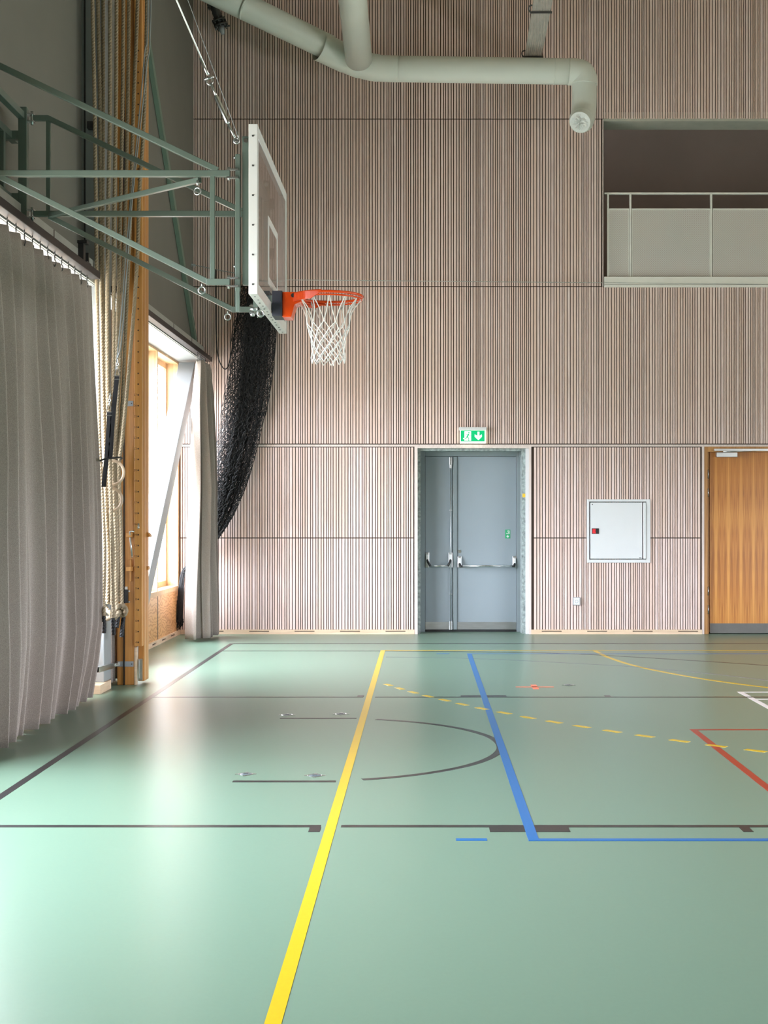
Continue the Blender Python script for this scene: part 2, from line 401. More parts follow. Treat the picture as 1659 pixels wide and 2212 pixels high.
def slat_row(z0, z1, x0, x1, skip):
    m = MB()
    for i, (a, b, r) in enumerate(slats):
        if a < x0 or b > x1: continue
        if any(b > s0 and a < s1 for s0, s1 in skip): continue
        m.box(a, b, YB, YB + 0.0225, z0, z1, a=(r * 7.31 + z0 * 1.37) % 1.0)
    m.build('slat_panel', M_slat, wall_back, attr=True, recalc=False)
slat_row(0.062, 1.268, -3.2, XR, [(OX0 - 0.045, OX1 + 0.03), (D2 - 0.03, 5.2)])
slat_row(1.281, 2.474, -3.2, XR, [(OX0 - 0.045, OX1 + 0.03), (D2 - 0.03, 5.2)])
slat_row(2.525, 4.600, -3.2, XR, [])
slat_row(4.613, 6.818, -3.2, BX - 0.012, [])
slat_row(6.833, CEIL, -3.2, XR, [])
t = MB(); t.box(-3.2, XR, YB - 0.004, YB + 0.0222, 2.486, 2.512)
t.build('trim_1', M_palewood, kind='structure')
t = MB(); t.box(OX0 - 0.042, OX0, YB - 0.006, YB + 0.09, 0, 2.486); t.box(OX1, OX1 + 0.028, YB - 0.006, YB + 0.09, 0, 2.486)
t.box(OX0, OX1, YB - 0.004, YB + 0.09, OZ - 0.012, 2.486)
t.build('trim_2', M_palewood, kind='structure')
MB().box(D2 - 0.028, D2, YB - 0.006, YB + 0.06, 0, 2.486).build('trim_3', M_palewood, kind='structure')
MB().box(BX - 0.012, BX, YB - 0.002, YB + 0.3, BZ0, BZ1 + 0.02).build('trim_4', M_palewood, kind='structure')

def baseboard(name, x0, x1, first, pitch=0.602, sl=0.265):
    m = MB(); h0, h1 = 0.034, 0.046; xs = []; x = first
    while x < x1: xs.append((x, min(x + sl, x1))); x += pitch
    m.box(x0, x1, YB - 0.012, YB + 0.0215, 0, h0); m.box(x0, x1, YB - 0.012, YB + 0.0215, h1, 0.060)
    p = x0
    for a, b in xs:
        if a > p: m.box(p, a, YB - 0.012, YB + 0.0215, h0, h1)
        p = b
    if p < x1: m.box(p, x1, YB - 0.012, YB + 0.0215, h0, h1)
    MBk = MB().box(x0 + .01, x1 - .01, YB + 0.008, YB + 0.0215, h0 - .001, h1 + .001)
    o = m.build(name, M_birch, kind='structure'); MBk.build('vent_slot', M_dark, o); return o
baseboard('baseboard_back', -3.2, OX0 - 0.042, XY(440, YB))
baseboard('baseboard_middle', OX1 + 0.028, D2 - 0.028, XY(1170, YB))

# ---- grey double door in its recess
DY = 18.50
d1 = thing('door_1', (0.66, DY, 0), kind='structure')
m = MB(); m.box(OX0 - .25, -0.022, YB + 0.09, DY + 0.1, 0, OZ + .01); m.box(1.325, OX1 + .25, YB + 0.09, DY + 0.1, 0, OZ + .01); m.box(-0.022, 1.325, YB + 0.09, DY + 0.1, OZ - 0.045, OZ + .05)
m.build('reveal', M_concrete, d1)
def sx(px): return XY(px, DY)
def sz(py): return ZY(py, DY)
m = MB(); m.box(sx(908), sx(918), DY - 0.06, DY + 0.1, 0, sz(976)); m.box(sx(1115.5), sx(1125), DY - 0.06, DY + 0.1, 0, sz(976)); m.box(sx(918), sx(1115.5), DY - 0.06, DY + 0.1, sz(985.5), sz(976)); m.box(sx(908), sx(1125), DY - 0.06, DY + 0.1, sz(976), sz(968))
m.build('door_frame', M_doorframe, d1, bevel=0.003)
MB().box(-.3, 1.7, DY + .1, DY + .2, -.05, 2.75).build('backing', M_dark, d1)  # panel added to stop sky light leaking round the door frame
MB().box(1.374, OX1 - .001, YB + .03, YB + .09, 0, OZ - .013).build('jamb_lining', M_cab, d1)
MB().box(sx(1124), sx(1126.5), DY - .1, DY + 0.0, 0, sz(972)).build('white_seal', M_white, d1)
for nm, a, b in (('narrow_leaf', 918.6, 978.4), ('wide_leaf', 987.4, 1115)):
    lf = MB().box(sx(a), sx(b), DY - 0.02, DY + 0.04, 0.03, sz(986.3)).build(nm, M_doorgrey, d1, bevel=0.002)
    MB().box(sx(a) + .002, sx(b) - .004, DY - 0.0245, DY - 0.0195, 0.032, sz(1343)).build('kick_plate', M_alu, lf)
m = MB(); m.box(sx(978.8), sx(987), DY - 0.045, DY + 0.03, 0.03, sz(987)); m.build('astragal', M_doorframe, d1, bevel=0.004)
MB().box(sx(908), sx(1125), DY - .03, DY + .05, 0, 0.028).build('threshold', M_black, d1)
def panic(px0, px1, ybar, yt):
    g = thing('panic_bar', (sx(px0), DY - .02, 0)); g.parent = d1; g.location = Vector((sx(px0), DY - .02, 0)) - worldorg(d1)
    MB().tube([(sx(px0 + 6), DY - .12, sz(ybar)), (sx(px1 - 6), DY - .12, sz(ybar))], 0.0135, 12).build('push_bar', M_chrome, g)
    for q, s_ in ((px0, 1), (px1, -1)):
        MB().box(sx(q) - .026, sx(q) + .026, DY - 0.045, DY - 0.0195, sz(ybar + 4), sz(yt)).build('end_plate', M_alu, g, bevel=0.005)
        MB().box(sx(q) - .018, sx(q) + .018, DY - 0.085, DY - 0.04, sz(yt + 18), sz(yt + 4)).build('housing', M_white, g, bevel=0.008)
        MB().tube([(sx(q), DY - .075, sz(yt + 16)), (sx(q) + s_ * .012, DY - .10, sz(yt + 22)), (sx(q + s_ * 7), DY - .12, sz(ybar))], 0.016, 8).build('lever', M_black, g)
panic(923, 973, 1222, 1193); panic(992.5, 1111, 1222, 1201)
g = MB(); xx = sx(973.5)
g.tube([(xx, DY - .05, 0.05), (xx, DY - .05, sz(992))], 0.006, 8)
for py in (1102, 1283): g.box(xx - .02, xx + .02, DY - .055, DY - .0195, sz(py) - .006, sz(py) + .006)
g.build('shoot_bolt', M_alu, d1)
g = MB(); g.box(xx - .017, xx + .017, DY - .075, DY - .0195, sz(1004), sz(988)); g.box(xx - .012, xx + .012, DY - .07, DY - .0195, sz(1012), sz(1004)); g.box(xx - .017, xx + .017, DY - .075, DY - .0195, 0.03, sz(1341))
g.build('bolt_housing', M_alu, d1, bevel=0.004)
MB().disc((sx(992.5), DY - .0195, sz(1191)), (0, -1, 0), 0.023, 0.008, 24).build('lock_cover', M_chrome, d1)
# small running-man sticker on the wide leaf
st = MB().box(sx(1091), sx(1102), DY - .0225, DY - .0195, sz(1163), sz(1144)).build('escape_sticker', M_stickergreen, d1)
def F1(u, v, w): return (sx(u), DY - .0228 - w, sz(v))
g = MB(); g.prism([(1096, 1146), (1100.5, 1146), (1100.5, 1153.5), (1093.5, 1153.5), (1093.5, 1151), (1096, 1151)], F1, .001)
g.prism([(1095.8, 1155.5), (1097.6, 1155.5), (1097.6, 1158), (1100.5, 1157.6), (1096.7, 1161.8), (1092.9, 1157.6), (1095.8, 1158)], F1, .001)
g.build('pictogram', M_white, st)
g = MB(); g.prism([(1097, 1147), (1098.5, 1147), (1098.5, 1148.4), (1097, 1148.4)], F1, .0014); g.prism([(1096.4, 1149), (1098.3, 1149), (1097.4, 1150.8), (1098.6, 1153), (1097.6, 1153), (1096.2, 1151.2), (1095.2, 1152.6), (1094, 1152.4), (1095.6, 1150.8)], F1, .0014)
g.build('running_figure', M_stickergreen, st)
MB().box(1.335, 1.372, YB + .086, YB + .091, ZY(1074, YB), ZY(1066, YB)).build('foam_patch', M_yellowfoam, d1)
g = MB(); g.box(OX0 + .001, OX0 + .06, YB + .14, YB + .2, ZY(988, YB), ZY(968, YB)); g.box(OX1 - .11, OX1 - .06, DY - .14, DY - .09, sz(988), sz(975))
g.build('closer_box', M_doorframe, d1)

# ---- wooden door, partly outside the frame
d2 = thing('door_2', (4.4, YB, 0), kind='structure')
YD = YB + 0.05
m = MB(); m.box(D2, XY(1528.5, YB), YB + 0.0, YB + 0.2, 0, 2.486); m.box(XY(1528.5, YB), 5.2, YB + 0.0, YB + 0.2, ZY(976, YB), 2.486); m.box(XY(1528.5, YB), XY(1532.5, YB), YB + 0.035, YB + 0.2, 0, ZY(976, YB))
m.build('door_frame', wood_mat('oiled_oak_frame', (0.34, 0.15, 0.04, 1), (0.50, 0.25, 0.08, 1), rough=0.4), d2, bevel=0.002)
MB().box(5.10, 5.2, YB, YB + .2, 0, 2.486).build('door_frame', M_pine, d2)
MB().box(D2 - .1, 5.4, YB + .2, YB + .3, -.05, 2.6).build('backing', M_dark, d2)  # dark panel added behind the wooden door, keeps the sky from showing through
MB().box(XY(1533, YD), 5.1, YD, YD + 0.05, 0.02, ZY(976.5, YD)).build('door_leaf', M_veneer, d2)
MB().box(XY(1533.5, YD), 5.09, YD - 0.003, YD + .001, 0.01, ZY(1346.5, YD)).build('kick_plate', M_kick, d2)
for py in (1024, 1064, 1277, 1317):
    g = MB(); g.tube([(XY(1530.6, YB), YB + 0.025, ZY(py + 9.5, YB)), (XY(1530.6, YB), YB + 0.025, ZY(py - 9.5, YB))], 0.0105, 10); g.build('hinge', M_alu, d2)
g = MB(); g.box(XY(1541.5, YB), XY(1659, YB) + .3, YB - 0.04, YB + 0.0, ZY(974.5, YB), ZY(969.5, YB)); g.build('closer_track', M_alu, d2, bevel=.002)
g = MB(); g.box(XY(1547, YB), XY(1592, YB), YB - 0.03, YD, ZY(987.5, YB), ZY(977.5, YB)); g.build('closer_body', M_alu, d2, bevel=.003)
g = MB(); g.tube([(XY(1561, YB), YB - .035, ZY(976, YB)), (XY(1622, YB), YB - .03, ZY(975, YB))], .005, 6); g.build('closer_arm', M_chrome, d2)

# ---- balcony
m = MB(); m.box(BX, XR, YB + 0.02, YB + 0.42, BZ1, BZ1 + 0.12)
m.build('ceiling_balcony', mat('lintel_grey', (0.42, 0.42, 0.36), 0.7), kind='structure')
m = MB(); m.box(BX - .3, BX, YB + .3, 22.0, BZ0 - .1, 9.2); m.box(BX - .3, XR, 21.8, 22.0, BZ0 - .1, 9.2)
m.build('wall_balcony', M_gloom, kind='structure')
MB().box(BX, XR, YB + 0.3, 21.8, BZ0 - 0.12, BZ0 + 0.02).build('floor_balcony', M_kick, kind='structure')
rl = thing('balcony_railing', (4.4, YB + .08, BZ0), 'pale grey balcony railing with perforated metal infill above the wooden door', 'railing')
YRl = YB + 0.06
g = MB(); g.box(XY(1305, YB), XR - .01, YB - 0.015, YB + 0.30, BZ0 + 0.025, ZY(598, YB)); g.box(XY(1305, YB), XR - .01, YB - 0.02, YB + 0.02, BZ0 - .012, BZ0 + 0.02)
g.build('edge_beam', M_rail, rl, bevel=.002)
MB().box(XY(1305, YRl), XR - .01, YRl - .02, YRl + .02, ZY(420, YRl), ZY(416.3, YRl)).build('top_rail', M_rail, rl, bevel=.003)
posts = [1313, 1361.5, 1536, 1711, 1886, 2061]
for q in posts:
    MB().box(XY(q - 1.8, YRl), XY(q + 1.8, YRl), YRl - .02, YRl + .02, BZ0 + .1, ZY(419, YRl)).build('post', M_rail, rl)
for a, b in ((1315.5, 1359), (1364.5, 1534), (1539.5, 1708), (1714.5, 1883), (1889.5, 2058)):
    pnl = MB().box(XY(a, YRl), XY(b, YRl), YRl - .008, YRl - .006, BZ0 + .125, ZY(453, YRl)).build('perforated_panel', M_perf, rl)
    g = MB(); g.box(XY(a, YRl), XY(b, YRl), YRl - .014, YRl + .01, ZY(454, YRl), ZY(451, YRl))
    for q in (a, b - 1.6): g.box(XY(q, YRl), XY(q + 1.6, YRl), YRl - .014, YRl + .01, BZ0 + .125, ZY(454, YRl))
    g.build('panel_rim', M_rail, pnl)

# ---- left wall
w = MB(); w.box(XL - 0.6, XL, YF, YB + .3, 3.72, CEIL)
w.build('wall_left', M_grey, kind='structure')
SILL, HEAD = 0.65, 3.60
w = MB(); w.box(XW - 0.3, XW, YF, YB + .02, 0.0, SILL - .06)
wlow = w.build('wall_window', M_ply, kind='structure', org=(XW, 0, 0))
g = MB()
for y in [16.62 - 1.4 * k for k in range(-1, 18)]: g.box(XW, XW + .004, y - .012, y + .012, 0.06, SILL - .06)
g.build('panel_joint', M_kick, wlow)
w = MB(); w.box(XW - 0.5, -2.90, YF, YB + .02, HEAD, 3.72)
w.build('ceiling_window_head', mat('window_head_paint', (0.30, 0.31, 0.31), 0.5), kind='structure')
MB().box(XW - .3, XW, YF, 3.9, SILL - .06, 3.7).build('wall_window_end', M_ply, kind='structure')  # unseen wall piece added to shut out light from the nearer windows
m = MB(); m.box(XW - .5, XW + .012, 3.9, YB, SILL - .06, SILL); m.build('trim_5', M_fin, kind='structure')
m = MB()
m.box(XW, XW + .02, 12.3, YB - .02, 0.0, 0.024); m.box(XW, XW + .02, 12.3, YB - .02, 0.042, 0.062)
y = 12.3
for a in [12.6 + .6 * k for k in range(9)]:
    m.box(XW, XW + .02, y, a, 0.024, 0.042); y = a + .26
m.box(XW, XW + .02, y, YB - .02, 0.024, 0.042)
bl = m.build('baseboard_left', M_birch, kind='structure'); MB().box(XW, XW + .006, 12.4, 17.9, .022, .044).build('vent_slot', M_dark, bl)
fins = [18.0] + [16.6 - 1.4 * k for k in range(19)]
k = 0
for i in range(len(fins) - 1):
    y1, y0 = fins[i], fins[i + 1]
    if y0 < YF + .1: break
    k += 1
    if y1 < 4.5: break
    first = (k == 1)
    wn = thing('window_%d' % k, (XW - .1, (y0 + y1) / 2, SILL), kind='structure')
    g = MB(); g.box(XW - .15, XW, y0, y0 + .045, SILL, HEAD)
    if not first: g.box(XW - .21, XW - .15, y0 - .04, y0 + .085, SILL, HEAD)
    else: g.box(XW - .21, XW - .15, y0 - .04, y0 + .085, SILL, HEAD); g.box(XW - .182, XW - .15, y1 - .04, y1, SILL, HEAD)
    g.build('mullion', M_fin, wn)
    g = MB(); g.box(XW - .15, XW, y0 + .045, y1, HEAD - .03, HEAD); g.box(XW - .21, XW - .15, y0 + .085, y1 - .04, HEAD - .10, HEAD); g.box(XW - .21, XW - .15, y0 + .085, y1 - .04, SILL, SILL + .07)
    g.build('window_frame', M_fin, wn)
    MB().box(XW - .185, XW - .177, y0 + .085, y1 - .04, SILL + .07, HEAD - .10).build('pane', M_glass, wn)
MB().box(XW - .182, XW, 18.0, YB + .02, SILL, HEAD).build('trim_6', M_fin, kind='structure')
# head fascia above the curtain rail
for nm, a, b in (('trim_7', YF + .1, 12.1), ('trim_8', 12.45, YB - .02)):
    f = MB().box(XL + .002, -2.90, a, b, 3.72, 3.80).build(nm, mat('fascia_' + nm, (0.40, 0.41, 0.38), 0.5), kind='structure')
    g = MB()
    for y in (9.2, 10.7, 15.85, 17.1):
        if a < y < b: g.box(-2.901, -2.897, y - .006, y + .006, 3.62, 3.80)
    g.box(-2.90, -2.885, a, b, 3.605, 3.80)
    g.build('fascia_face', mat('fascia_face_' + nm, (0.38, 0.39, 0.36), 0.5), f)
    g = MB()
    for y in (9.2, 10.7, 15.85, 17.1):
        if a < y < b: g.box(-2.886, -2.883, y - .01, y + .01, 3.605, 3.80)
    g.build('fascia_joint', M_dark, f)

# steel column, kerb, diagonal braces
sc_ = thing('steel_column', (-2.96, 12.27, 0.08), 'grey painted steel column running up the left wall behind the hemp ropes', 'column')
MB().box(-3.10, -2.83, 12.15, 12.42, 0.08, CEIL - .005).build('shaft', M_steelgrey, sc_, bevel=.006)
MB().box(-3.006, -2.994, 12.135, 12.15, 0.5, CEIL - .01).build('cable_channel', M_black, sc_)
g = MB(); g.box(XY(188, 12.1), XY(201, 12.1), 12.09, 12.15, ZY(278, 12.1), ZY(262, 12.1)); g.build('junction_clip', M_black, sc_, bevel=.004)
kb = MB(); kb.box(-3.2, -2.81, 11.93, 12.34, 0, 0.08); kb.build('column_plinth', M_birch, label='pale birch box plinth around the foot of the steel column', cat='plinth', bevel=.003)
A = Vector((-3.105, 17.95, 3.58)); B_ = Vector((-3.105, 14.2, 0.33))
MB().bar((-3.075, 17.93, 3.49), (-3.075, 14.15, 0.14), 0.21, 0.23).build('steel_brace', M_bluegrey, label='pale grey box-section steel brace crossing in front of the bright window', cat='brace', bevel=.006)
MB().bar((XL + .03, 18.03, 3.86), (XL + .03, 12.6, 8.9), 0.05, 0.10).build('steel_brace', M_brace, label='slim green steel brace slanting up the grey upper wall', cat='brace')

# ================================================================ CURTAINS
def curtain(name, X0, y0, endf, zt, zb, pitch, amp, ph, label, seed=1, n=420, startf=None, hooks=0, leanf=None, group=None):
    rn = random.Random(seed); K = [(rn.uniform(.6, 1.5), rn.uniform(0, 6.28)) for _ in range(4)]
    M = 46; vs = []; fs = []
    L0 = endf(zt) - y0
    for j in range(M + 1):
        z = zt + (zb - zt) * j / M; h = j / M
        ys = startf(z) if startf else y0; ye = endf(z)
        A = amp * (0.45 + 0.75 * min(1, h * 2.2) ** 0.7)
        for i in range(n + 1):
            u = i / n; s = u * L0
            t = 2 * math.pi * s / pitch + ph + 0.5 * math.sin(K[0][0] * s * 3 + K[0][1]) + h * 0.5 * math.sin(K[1][0] * s * 2 + K[1][1])
            q = math.sin(t + 0.2 * math.sin(t))
            xx = A * q + A * .34 * math.sin(2.3 * t + K[2][1] + h * 1.1) * (0.4 + h) + 0.008 * math.sin(9 * h + K[3][1] + s * 4)
            yy = ys + (ye - ys) * u + A * 0.45 * math.cos(t)
            zz = z
            if j == M: zz = z + 0.004 * math.sin(t)
            if j == 0: zz = z - 0.022 * (0.5 - 0.5 * math.cos(t * 1.0)) ** 2
            vs.append((X0 + xx + (leanf(z) if leanf else 0), yy, zz))
    W = n + 1
    for j in range(M):
        for i in range(n): fs.append((j * W + i, j * W + i + 1, (j + 1) * W + i + 1, (j + 1) * W + i))
    m = MB(); m.add(vs, fs, smooth=True)
    th = thing(name, (X0, (y0 + endf(zt)) / 2, zb), label, 'curtain', group)
    o = m.build('fabric', M_curtain, th, recalc=False)
    sd = o.modifiers.new('thick', 'SOLIDIFY'); sd.thickness = 0.004; sd.offset = 0
    for i in range(hooks):
        y = y0 + (endf(zt) - y0) * (i + .5) / hooks
        g = MB(); g.tube([Vector((X0, y, 3.603)), Vector((X0, y, 3.575))], .004, 6)
        g.tube(ring((X0, y, 3.556), .019, (1, .25, 0), 12), .0045, 6, closed=True); g.tube(spline([(X0, y, 3.54), (X0 + .012, y - .01, 3.52), (X0, y, 3.49), (X0 - .01, y + .006, 3.505)], 4), .004, 6)
        g.build('hook', M_bolt, th)
    return th
def piece(pts):
    def f(z):
        for (za, a), (zb_, b) in zip(pts, pts[1:]):
            if z <= za and z >= zb_: return a + (b - a) * (za - z) / (za - zb_)
        return pts[0][1] if z > pts[0][0] else pts[-1][1]
    return f
curtain('curtain', -2.845, 8.45, piece([(3.6, 11.68), (2.6, 11.80), (1.1, 11.92), (.65, 11.92), (.34, 11.74), (0, 11.42)]), 3.53, 0.03, 0.27, 0.068, 0.6,
        'long grey-beige curtain in deep folds at the left edge, floor to rail', 5, 760, hooks=16)
curtain('curtain', -2.80, 16.95, piece([(3.6, 17.66), (2, 17.68), (0, 17.70)]), 3.53, 0.03, 0.185, 0.10, 2.6,
        'narrow gathered grey curtain in the far corner by the window', 11, 300, hooks=7,
        startf=piece([(3.6, 17.1), (3.0, 16.98), (0, 16.95)]), leanf=piece([(3.6, 0.01), (1.5, -.0), (0, 0.0)]))
curtain('curtain', -2.93, 12.50, piece([(3.6, 13.0), (0, 13.0)]), 3.50, 0.03, 0.11, 0.05, 0.2,
        'bunched strip of grey curtain between the steel column and the numbered posts', 4, 160)
for y0, y1, lb in ((YF + .3, 11.80, 'dark brown curtain rail above the long left curtain'), (12.5, YB - .05, 'dark brown curtain rail over the far window and narrow curtain')):
    rt = MB(); rt.box(-2.86, -2.78, y0, y1, 3.603, 3.665)
    rt.box(-2.885, -2.86, y0, y1, 3.62, 3.65)
    rt.build('curtain_rail', M_brown, label=lb, cat='curtain rail', bevel=.004)
g = MB(); 
g.box(-2.885, -2.84, 11.45, 11.52, 3.665, 3.86); g.box(-2.885, -2.84, 11.62, 11.65, 3.665, 3.80); g.box(-2.9, -2.80, 11.4, 11.56, 3.665, 3.69); g.box(-2.89, -2.81, 11.44, 11.53, 3.845, 3.87)
g.build('rail_clamp', M_black, label='black clamp fixed on top of the left curtain rail near its end', cat='clamp')

# ================================================================ FLOOR MARKINGS (parts of the floor)
LZ = 0.0012
def fl(name, polys, m, label, z=LZ):
    g = MB()
    for p in polys: g.prism([(a, b) for a, b in p], lambda u, v, w: (u, v, z + w), -0.0035)
    return g.build(name, m, floor, label=label)
def rect(x0, x1, y0, y1): return [(x0, y0), (x1, y0), (x1, y1), (x0, y1)]
def strip(pts, w=0.05):
    pts = [Vector((p[0], p[1])) for p in pts]; res = []; L_, R_ = [], []
    for i, p in enumerate(pts):
        d = (pts[min(i + 1, len(pts) - 1)] - pts[max(i - 1, 0)]).normalized(); nn = Vector((-d.y, d.x)); L_.append(p + nn * w / 2); R_.append(p - nn * w / 2)
    return [[tuple(L_[i]), tuple(L_[i + 1]), tuple(R_[i + 1]), tuple(R_[i])] for i in range(len(pts) - 1)]
YK0, YK1, YT, YS = 6.835, 11.75, 15.87, 16.73
GAPw = .03
fl('court_line', [rect(-2.36, -2.31, -8, YS + .025)], M_Lblack, 'long black end line')
fl('court_line', [rect(-2.31, XR - .3, YS - .025, YS + .025)], M_Lblack, 'thin black side line near back wall')
# key, near side
kx = -2.31
def hb(y, s):
    a = [rect(kx, XY(693, YK0) , y - .025, y + .025), rect(XY(737, YK0), XR - 3, y - .025, y + .025)]
    for p0, p1 in ((XY(667, 6.75), XY(692, 6.75)), (XY(1057, 6.78), XY(1229, 6.78)), (XY(1600, 6.77), XY(1622, 6.77))):
        a.append(rect(p0, p1, *((y - .125, y - .024) if s < 0 else (y + .024, y + .125))))
    return a
fl('court_line', hb(YK0, -1), M_Lblack, 'near black key line with blocks')
fl('court_line', hb(YK1, 1), M_Lblack, 'far black key line with blocks')
# no-charge half circle with its two arms
CX, CY, CR = -0.73, 9.25, 1.257
g = [rect(XY(503, 8.0), XY(726, 8.0), CY - CR - .025, CY - CR + .025), rect(XY(605, 10.5), XY(770, 10.5), CY + CR - .025, CY + CR + .025)]
arc = [(CX + CR * math.cos(a), CY + CR * math.sin(a)) for a in [(-math.pi / 2 + math.pi * k / 72) for k in range(73)]]
arc = [p for p in arc if not (p[0] < -0.40)]
fl('court_line', g + strip(arc), M_Lblack, 'black half circle under the basket')
fl('court_line', [rect(-2.31, XY(822, YT), YT - .07, YT - .03)] + strip([(-.43, YT - .05)] + [(p.x, p.y) for p in spline([G(835, 1406.4), G(950, 1407.5), G(1060, 1408.5), G(1200, 1411), G(1330, 1417), G(1530, 1429), G(1659, 1438), G(1800, 1452)], 8)], .04), M_Lblack, 'thin black three-point line')
fl('court_line', strip([(p.x, p.y) for p in spline([G(834, 1419), G(950, 1421), G(1060, 1423.9), G(1262, 1434), G(1378, 1441), G(1530, 1455), G(1659, 1470), G(1800, 1490)], 8)], .035), M_Lgrey, 'thin grey arc')
fl('court_line', [rect(-0.482, -0.430, -8, YT + .025), rect(-0.430, XR - .3, YT - .025, YT + .025)], M_Lyellow, 'broad yellow line running away from the viewer', z=LZ + .0004)
fl('court_line', strip([(p.x, p.y) for p in spline([G(1285, 1406), G(1298, 1412.5), G(1312.8, 1419.6), G(1359.7, 1435.1), G(1421, 1449.2), G(1529.5, 1468.3), G(1659, 1485.3), G(1800, 1500)], 8)], .05), M_Lyellow, 'yellow arc')
dash = [(838.7, 1479.6), (864, 1487.4), (892.5, 1495.7), (924.7, 1504.2), (960.6, 1512.5), (998.7, 1521.4), (1042, 1530.8), (1089.3, 1539.9), (1141, 1550), (1197, 1559.7), (1257, 1569.5), (1322.5, 1579.6), (1393, 1590), (1468, 1600.5), (1547.5, 1611.3), (1632.4, 1621.8), (1722, 1633)]
D = [G(*p) for p in dash]; polys = []
for i, p in enumerate(D):
    d = (D[min(i + 1, len(D) - 1)] - D[max(i - 1, 0)]).normalized(); nn = Vector((-d.y, d.x, 0))
    a, b = p - d * .075, p + d * .075
    polys.append([tuple((q + nn * s * .025).xy) for q, s in ((a, 1), (b, 1), (b, -1), (a, -1))])
for i, q in enumerate(polys): fl('dash_mark', [q], M_Lyellow, 'short yellow dash', z=LZ + .0006)
XBl = 0.534; YBl = 6.545
fl('court_line', [rect(XBl - .026, XBl + .026, YBl - .025, 15.52), rect(XBl + .026, XR - .3, YBl - .025, YBl + .025), rect(XBl + .026, XR - .3, 15.47, 15.51)], M_Lblue, 'blue corner line', z=LZ + .0005)
fl('court_line', [rect(XY(985, YBl), XY(1052, YBl), YBl - .02, YBl + .03)], M_Lblue, 'short blue dash near the viewer')
fl('court_line', [rect(XY(943, 15.5), XY(971, 15.5), 15.47, 15.52)], M_Lblue, 'short blue dash at the far side')
fl('court_line', [rect(1.95, 2.0, 2, 9.97), rect(2.0, XR - .3, 9.92, 9.97)], M_Lred, 'red corner line', z=LZ)
fl('court_line', [rect(2.79, 2.84, 4, 12.11), rect(2.84, XR - .3, 12.06, 12.11), rect(2.84, XR - .3, 11.58, 11.63)], M_Lwhite, 'white corner lines')
fl('floor_cross', [rect(1.026 - .173, 1.026 + .173, 12.43, 12.475), rect(1.026 - .027, 1.026 + .027, 12.29, 12.62)], M_Lorange, 'small orange cross')

sock_labels = [((530.8, 1672.4), 'round metal floor socket above the left end of the near black half-circle arm'), ((680.3, 1675.4), 'round metal floor socket just left of the yellow line, near half-circle arm'),
               ((620.5, 1544.2), 'faint round floor socket at the left end of the far half-circle arm'), ((737, 1542.4), 'faint round floor socket left of the yellow line behind the far arm'), ((1228.6, 1480), 'small round floor socket right of the orange cross')]
for (q, lb) in sock_labels:
    p = G(*q); s_ = thing('floor_socket', (p.x, p.y, 0), lb, 'floor socket', 'floor sockets')
    g = MB(); g.lathe([(0.0, .003), (.034, .003), (.038, .0005)], p, 28); g.build('cover', M_Lgrey, s_)
    g = MB()
    g.lathe([(.039, .0005), (.041, .0028), (.045, .0028), (.047, .0005)], p, 28)
    for a in (0, math.pi / 2, math.pi, 3 * math.pi / 2):
        c = p + Vector((math.cos(a), math.sin(a), 0)) * .055; g.box(c.x - .009, c.x + .009, c.y - .009, c.y + .009, 0, .0022)
    g.build('collar', M_chrome, s_)
    g = MB(); g.box(p.x - .014, p.x + .014, p.y - .004, p.y + .004, .003, .0045); g.build('key_slot', M_black, s_)

# ================================================================ WALL THINGS
c_ = thing('hose_cabinet', (XY(1335.5, YB), YB, ZY(1215, YB)), 'square white hose cabinet with red latch on the slatted wall', 'cabinet')
cx0, cx1, cz0, cz1 = XY(1267.5, YB), XY(1404.5, YB), ZY(1215.5, YB), ZY(1078.5, YB)
g = MB(); f = .032
g.box(cx0 + f, cx1 - .055, YB - .018, YB + .01, cz0, cz0 + f + .01); g.box(cx0 + f, cx1 - .055, YB - .018, YB + .01, cz1 - f, cz1); g.box(cx0, cx0 + f, YB - .018, YB + .01, cz0, cz1); g.box(cx1 - .055, cx1, YB - .018, YB + .01, cz0, cz1)
g.build('frame', M_cab, c_, bevel=.003)
MB().box(cx0 + .03, cx1 - .05, YB + .0, YB + .02, cz0 + .03, cz1 - .03).build('box_body', mat('shadow_gap', (.35, .36, .37), .6), c_)
dr = MB(); dr.box(cx0 + f + .014, XY(1387, YB), YB - .016, YB + .0, cz0 + f + .02, cz1 - f - .012); dr = dr.build('door', M_cab, c_, bevel=.003)
MB().box(XY(1389, YB), XY(1395, YB), YB - .03, YB + .0, cz0 + f + .02, cz1 - f - .012).build('hinge_strip', M_cab, c_, bevel=.006)
lt = MB(); lt.box(XY(1278, YB), XY(1293.5, YB), YB - .022, YB - .0158, ZY(1153.3, YB), ZY(1141.3, YB)); lt = lt.build('latch', M_black, dr, bevel=.002)
def F2(u, v, w): return (XY(u, YB), YB - .022 - w, ZY(v, YB))
MB().prism([(1279.5, 1142.6), (1286.7, 1142.6), (1285.6, 1147.3), (1287.0, 1152.2), (1279.5, 1152.2)], F2, .003).build('handle', M_red, dr, label='red pull tab')
g = MB(); g.box(XY(1278, YB), XY(1280.5, YB), YB - .0168, YB - .0158, ZY(1090.5, YB), ZY(1088.8, YB)); g.box(XY(1380, YB), XY(1385, YB), YB - .0168, YB - .0158, ZY(1205.8, YB), ZY(1204.2, YB)); g.build('small_print', M_bolt, dr)

